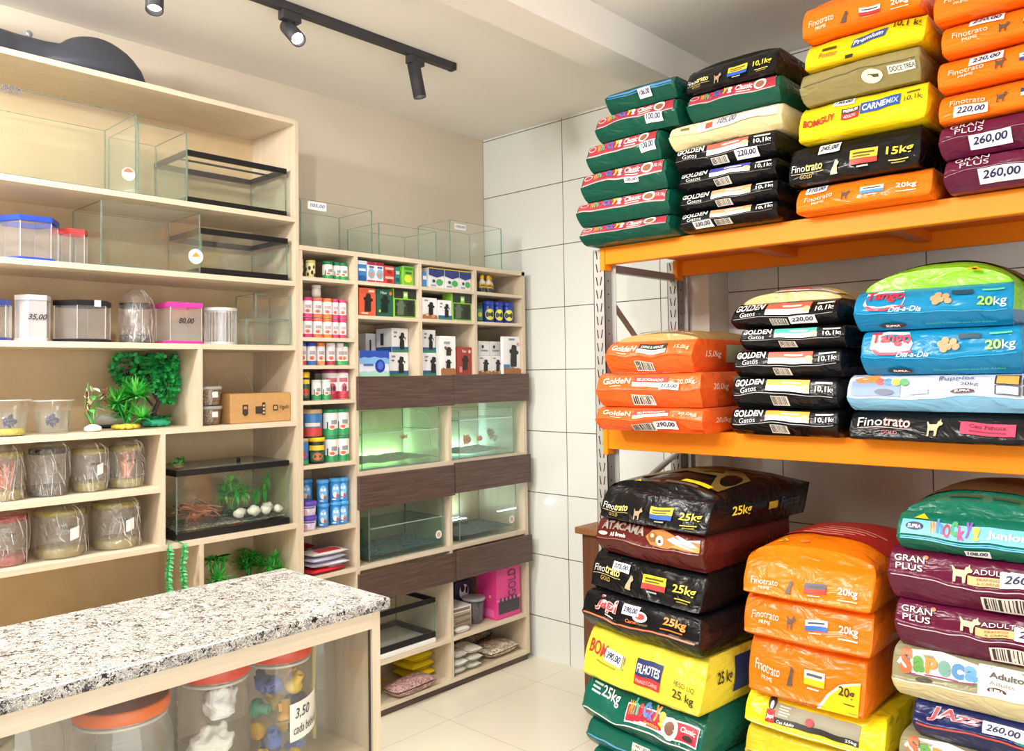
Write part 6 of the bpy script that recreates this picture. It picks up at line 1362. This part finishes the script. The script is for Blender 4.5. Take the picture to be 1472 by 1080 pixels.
f = thing('goldfish', 'small orange goldfish right of the large one', 'fish', (.25, -0.3037, z1+.085), 0, 'goldfish'); fish(f, 'fish_body', (0, 0, 0), .055, '#e8702a', '#f0974c', .3, 2, 1.3)
f = thing('grey_fish', 'pale grey speckled fish swimming downward right of the goldfish', 'fish', (.25, -0.2124, z1+.1), 0, 'goldfish', rot=(.6, 0, 3.3)); fish(f, 'fish_body', (0, 0, 0), .095, '#9a938c', '#b5a89c', 0, 3, .9)
f = thing('small_orange_fish', 'tiny yellow orange fish in the upper left shelf aquarium', 'fish', (.22, -0.8064, z1+.125)); fish(f, 'fish_body', (0, 0, 0), .04, '#d98a2c', '#e0a04c', 3.0, 4)
z2 = .703
aqua('lower left shelf aquarium with dark blue gravel and round sticker', .06, .35, -1.1184, -0.6679, z2, .25, .15, ['#2f6478', '#43849a', '#24485a', '#5aa0b0'], '#dcece4', .028, .06, sticker=.86)
aqua('lower right shelf aquarium with dark gravel and bright light bar', .06, .345, -0.5495, -0.1299, z2, .255, .0, ['#38444a', '#4c5a60', '#2a3338', '#5f6c70'], '#cfe4e6', .03, sticker=.82)
ledbar('bright white light bar lying inside at the back of the lower right shelf aquarium', .085, -.50, -.25, z2+.048, '#d4f2fa', 14, 1.3)
spiky('small green plant at the left end of the lower left shelf aquarium', .2, -1.1184+.06, z2+.045, .08, .095, '#3f5a4a', 120, 61, None, hub=.5, basew=.4, pal=[M('#2f6a3a', .6), M('#24552f', .6), M('#3f7f4a', .6), M('#2a6034', .6)], bh=.012)
# terrarium, packets and sacks at the bottom
t = thing('white_foam_board', 'white foam board under the black framed terrarium', 'foam board', (.2, -.93, .255)); b = MB(); b.box(-.15, .16, -.23, .2, 0, .02, M('#eceae2', .7), .002); b.build('board', t)
tank('black framed empty terrarium on a white foam board at the bottom left opening', .05, .345, -1.155, -0.7242, .2755, 0.1776+.012, BLACK, None, 'terrarium', 'glass_terrarium')
YP = 'yellow packets in the bottom left opening'
for k in range(3):
    packet('bright yellow packet, %s of the stack by the divider' % ('bottom', 'middle', 'top with barcode')[k], .19, -.728-.004*k, .054+.043*k, .17, .165, .042, '#ecd01c', YP, .04*k, [(.35, .75, .15, .85, '#d9d2b0'), (.45, .65, .2, .7, 'bar')] if k == 2 else [], k, wob=.15)
for k in range(2):
    packet('dull yellow packet lying at the back left of the bottom opening, %s' % ('lower one', 'upper one')[k], 0.16, -1.07+.01*k, .054+.043*k, .24, .19, .042, '#a5801c', YP, .1*k, [], 5+k)
packet('clear bag of pinkish gravel slumped over the bottom board edge', .338, -0.8772, .054, .115, .26, .075, '#b08a84', YP, .03, [], 9, 'gravel_bag', 'gravel bag', .5, mat=(lambda m: m)(gravel_mat('pink_gravel_bag', ['#b98f8a', '#8d6a6c', '#d0aca4', '#a0706c', '#c9a09c'], 170)))
WP = 'white packets in the bottom right opening'
k = 0
names = [lay+' '+pos for lay in ('base layer', 'second layer', 'top layer') for pos in ('front left', 'front right', 'back left', 'back right')]
for k in range(10):
    lay, pos = divmod(k, 4)
    packet('white packet in the heap by the divider, ' + names[k], (.288, .288, .125, .125)[pos]+.006*(lay % 2), (-.568, -.462)[pos % 2]+.004*lay, .054+.0375*lay, .15, .098, .036, ('#dedad0', '#e6e2da', '#d6d0c4')[k % 3], WP, .05*(-1)**k, [(.3, .6, .3, .7, '#9c9c96')] if k in (4, 8) else [], 20+k, 'white_packet', wob=.7)
packet('clear bag of pale stones right of the white packets', .27, -.235, .054, .17, .24, .07, '#c9b8a4', WP, .04, [(.3, .5, .3, .6, '#d9a8a4')], 40, 'stone_bag', 'stone bag', .6, mat=gravel_mat('pale_stones_bag', ['#d0c2ac', '#b9a88e', '#e2d6c2', '#a8957c'], 90))
packet('clear bag of brownish stones at the back of the bottom right opening', .1, -.24, .054, .13, .24, .1, '#8d7c68', WP, .1, [], 41, 'stone_bag', 'stone bag', .6, mat=gravel_mat('brown_stones_bag', ['#8d7a64', '#6d5c4a', '#a8967c'], 90))
z3 = .2555
t = thing('gift_bag', 'bright pink gift bag with dark printed letters at the right of the lower opening', 'gift bag', (.255, -.21, z3)); b = MB(); PK_ = M('#e23f8c', .35); b.box(-.055, .095, -.085, .1, 0, .262, PK_, .002)
p = Print(b, px_print(-.085, .1, 0, .262, .095)); p.rect(.08, .95, .1, .34, M('#3f3a44', .5), 1, 1); p.rect(.0, 1, .36, .4, M('#f07ab4', .4), 1, 1)
for i in range(5): p.rect(.12+.16*i, .2+.16*i, .3, .42, M('#3f3a44', .5), 1, 1)
p2 = Print(b, lambda u, v, l: Vector((.095+l, -.085+.08+.075*(1-v), .11+.14*u))); p2.text('GOLD', 0, 1, .1, .9, M('#5a2a44', .4), 0)
q = Print(b, lambda u, v, l: Vector((-.055+.15*u, -.085-l, .262*v))); q.rect(.1, .9, .05, .2, M('#f06aa8', .4), 1, 1); q.ell(.7, .45, .05, .03, M('#e8c84a', .4)); b.build('bag_body', t)
b = MB(); b.tube([(.02, -.05, .258), (.02, -.03, .31), (.02, .04, .31), (.02, .06, .258)], .003, M('#d8d4d6'), 6); b.build('handle', t)
t = thing('clear_bucket', 'clear bucket of dark substrate with lid beside the pink bag', 'bucket', (.27, -.385, z3)); b = MB(); b.lathe([(.045, .002), (.054, .1), (.0005, .1)], gravel_mat('dark_substrate', ['#4a4048', '#5f5560', '#38303a'], 200), 26); b.build('substrate', t)
b = MB(); b.lathe([(.047, 0), (.058, .125)], PETCL, 28, caps=False); b.build('bucket_wall', t); b = MB(); b.lathe([(.059, .118), (.063, .12), (.063, .13), (.055, .133), (.0005, .131)], CLEAR('#d8d4d6', .45, .1, .4, .1), 28, caps=False); b.build('lid', t)
t = thing('puppy_pack', 'small dark pack with white puppy picture standing behind the clear bucket', 'pack', (.18, -.385, z3)); b = MB(); b.box(-.015, .015, -.06, .06, 0, .2, M('#26304c', .4), .004); p = Print(b, px_print(-.06, .06, 0, .2, .015)); p.ell(.5, .72, .28, .2, M('#eeeae6', .5)); p.ell(.42, .82, .12, .1, M('#1f1a1a', .5)); p.ell(.66, .76, .08, .1, M('#1f1a1a', .5)); p.rect(.2, .8, .2, .4, M('#e9e4da', .5), 1, 1); b.build('pack_body', t)
t = thing('green_food_pack', 'large dark green pack leaning at the left of the lower right opening', 'pack', (.14, -.52, z3)); b = MB(); b.box(-.03, .03, -.08, .07, 0, .25, M('#1f4a2c', .35), .006); p = Print(b, px_print(-.08, .07, 0, .25, .03)); p.poly([(0, 0), (1, .7), (1, .85), (0, .2)], .02, .98, .1, .9, M('#4fae3f', .4)); p.rect(.05, .6, .1, .3, M('#7d8a84', .4), 1, 1); b.build('pack_body', t)
for k, (c, zz) in enumerate((('#9c8a78', 0), ('#a5937f', .031), ('#b0a08c', .062), ('#dcd8d2', .093))):
    t = thing('flat_carton', '%s flat carton in the pile left of the clear bucket' % ('bottom brown', 'second brown', 'third pale brown', 'topmost white')[k], 'carton', (.265, -.53, z3+zz), .1-.05*k, 'flat cartons by the bucket'); b = MB(); b.box(-.07, .07, -.065, .065, 0, .03, M(c, .6), .002); b.box(.0702, .0706, -.055, .055, .008, .022, M('#7d6c5c', .6)); b.build('carton_body', t)
packet('small white pouch in front of the flat cartons', .345, -.545, z3, .03, .1, .03, '#e6e2da', None, 0, [], 50, 'white_pouch', 'pouch')
# ------------------------------------------------------------------ jars in the counter
def bigjar(label, x, y, R, h, lid, lidname, neck=.9, fill=None, body=None, lidh=.03):
    r = thing('clear_storage_jar', label, 'storage jar', (x, y, .6335), 0, 'storage jars inside the display counter'); hb = h-lidh; g = body or PETCL
    b = MB(); b.lathe([(R*.86, 0), (R*.97, .006), (R, .02), (R, hb*.72), (R*.97, hb*.8), (R*neck*.98, hb*.93), (R*neck*.96, hb)], g, 40, caps=False); b.lathe([(.0005, .003), (R*.86, .0)], g, 40, caps=False)
    for zz in (.05, .06): b.lathe([(R*1.003, hb*.3+zz), (R*1.008, hb*.3+zz+.002), (R*1.003, hb*.3+zz+.004)], g, 40, caps=False)
    b.lathe([(R*neck*.97, hb-.012), (R*neck*1.02, hb-.011), (R*neck*1.02, hb-.006), (R*neck*.97, hb-.005)], CLEAR('#efece4', .5, .1, .4, .1), 40, caps=False)
    b.build('jar_wall', r)
    if lid:
        L = lid if not isinstance(lid, str) else M(lid, .35); q = R*neck*1.06
        b = MB(); b.lathe([(q*.99, hb), (q, hb+.003), (q, h-.004), (q*.96, h), (q*.93, h-.002), (.0005, h-.0025)], L, 40, caps=False); b.build(lidname, r)
    return r
bigjar('squat clear jar with wide orange lid behind the counter glass', 1.62, -2.715, .1, .262, '#e0681c', 'orange_lid', .88, lidh=.026)
bigjar('clear jar with orange lid standing behind the wide orange lidded one', 1.475, -2.87, .09, .262, '#d8641c', 'orange_lid', .88, lidh=.026)
bigjar('large clear jar at the left picture edge inside the counter', 1.62, -3.01, .1, .262, CLEAR('#d9d2b8', .4, .08, .4, .1), 'clear_lid', .9)
j1 = bigjar('clear jar with red lid holding crumpled white bags', 1.64, -2.522, .077, .294, '#cc3a1e', 'red_lid', .93)
j2 = bigjar('clear jar with red lid full of yellow and blue plastic parts', 1.64, -2.362, .077, .294, '#cc3a1e', 'red_lid', .93)
b = MB(); p = Print(b, lambda u, v, l: Vector(((.0785+l)*cos(-.25+1.25*u), (.0785+l)*sin(-.25+1.25*u), .085+.085*v+.012*u))); p.rect(0, 1, 0, 1, M('#f3f0ea', .6), 10, 2); p.lift += .0004; p.text('3,50', .12, .52, .55, .85, M('#26242a', .6), .006, .2); p.text('cada bebedor', .08, .92, .18, .42, M('#26242a', .6), .004, .2); b.build('paper_label', j2)
bigjar('slim clear jar without coloured lid at the right end of the counter', 1.575, -2.215, .046, .325, CLEAR('#efece6', .35, .1, .5, .1), 'clear_lid', .95)
# contents
rr = random.Random(4); CG_ = 'white bags inside the red lidded jar'
for k, (dx, dy, z) in enumerate(((-.02, .0, .008), (.02, -.03, .084), (.0, .025, .16))):
    t = thing('crumpled_bag', 'crumpled white bag in the left red lidded jar, %s' % ('at the bottom', 'in the middle', 'on top')[k], 'small bag', (1.64+dx*.5, -2.522+dy*.5, .6335+z), 0, CG_, rot=(0, 0, k*1.3)); b = MB(); b.ball((0, 0, .036), .04, FILM('#f0eeea', .4, 1.0), 34, 22, 1.1, .9, .8, .55, k*3); b.v = [tuple(Vector(p)*(1+.16*noise.noise(Vector(p)*70+Vector((k, 0, 0))))) for p in b.v]; b.build('bag_body', t)
PG_ = 'plastic parts inside the red lidded jar'
for k in range(16):
    lay, pos = divmod(k, 4); a = pos*pi/2+lay*.7; rad = .043; col = ['#e8b41e', '#2f62b8', '#3f4f9c', '#e8c22c', '#2f8a6c', '#e3ab24'][k % 6]
    t = thing('feeder_part', '%s plastic part in the labelled jar, layer %s, place %s around' % ({'#e8b41e': 'yellow', '#2f62b8': 'blue', '#3f4f9c': 'violet blue', '#e8c22c': 'bright yellow', '#2f8a6c': 'green', '#e3ab24': 'amber'}[col], ('one', 'two', 'three', 'four')[lay], ('one', 'two', 'three', 'four')[pos]), 'plastic part', (1.64+rad*cos(a), -2.362+rad*sin(a), .669+.056*lay), 0, PG_, rot=((1.35, .3, 1.57, .9)[(k*3) % 4], .5*((k*5) % 3-1), a+k)); b = MB()
    b.lathe([(.0005, -.02), (.019, -.021), (.021, -.018), (.021, -.006), (.012, -.002), (.011, .022), (.007, .022), (.007, .0)], M(col, .35), 18, caps=False); b.box(.008, .018, -.004, .004, -.001, .016, M(col, .35), .001); b.build('part_body', t)
t = thing('twine_stick', 'pale yellow stick standing inside the slim clear jar', 'stick', (1.575, -2.215, .638)); b = MB(); b.tube([(0, -.01, 0), (.0, -.012, .13), (.004, -.01, .25)], .007, M('#cfc07c', .5), 8); b.build('stick', t)
t = thing('ribbed_plastic_tub', 'stack of ribbed clear plastic plates at the back behind the orange lid', 'plastic plates', (1.42, -2.6, .6335)); b = MB(); b.lathe([(.085+.004*(k % 2), .015*k) for k in range(19)], CLEAR('#e6e0d8', .4, .08, .5, .1), 36); b.build('plate_stack', t)
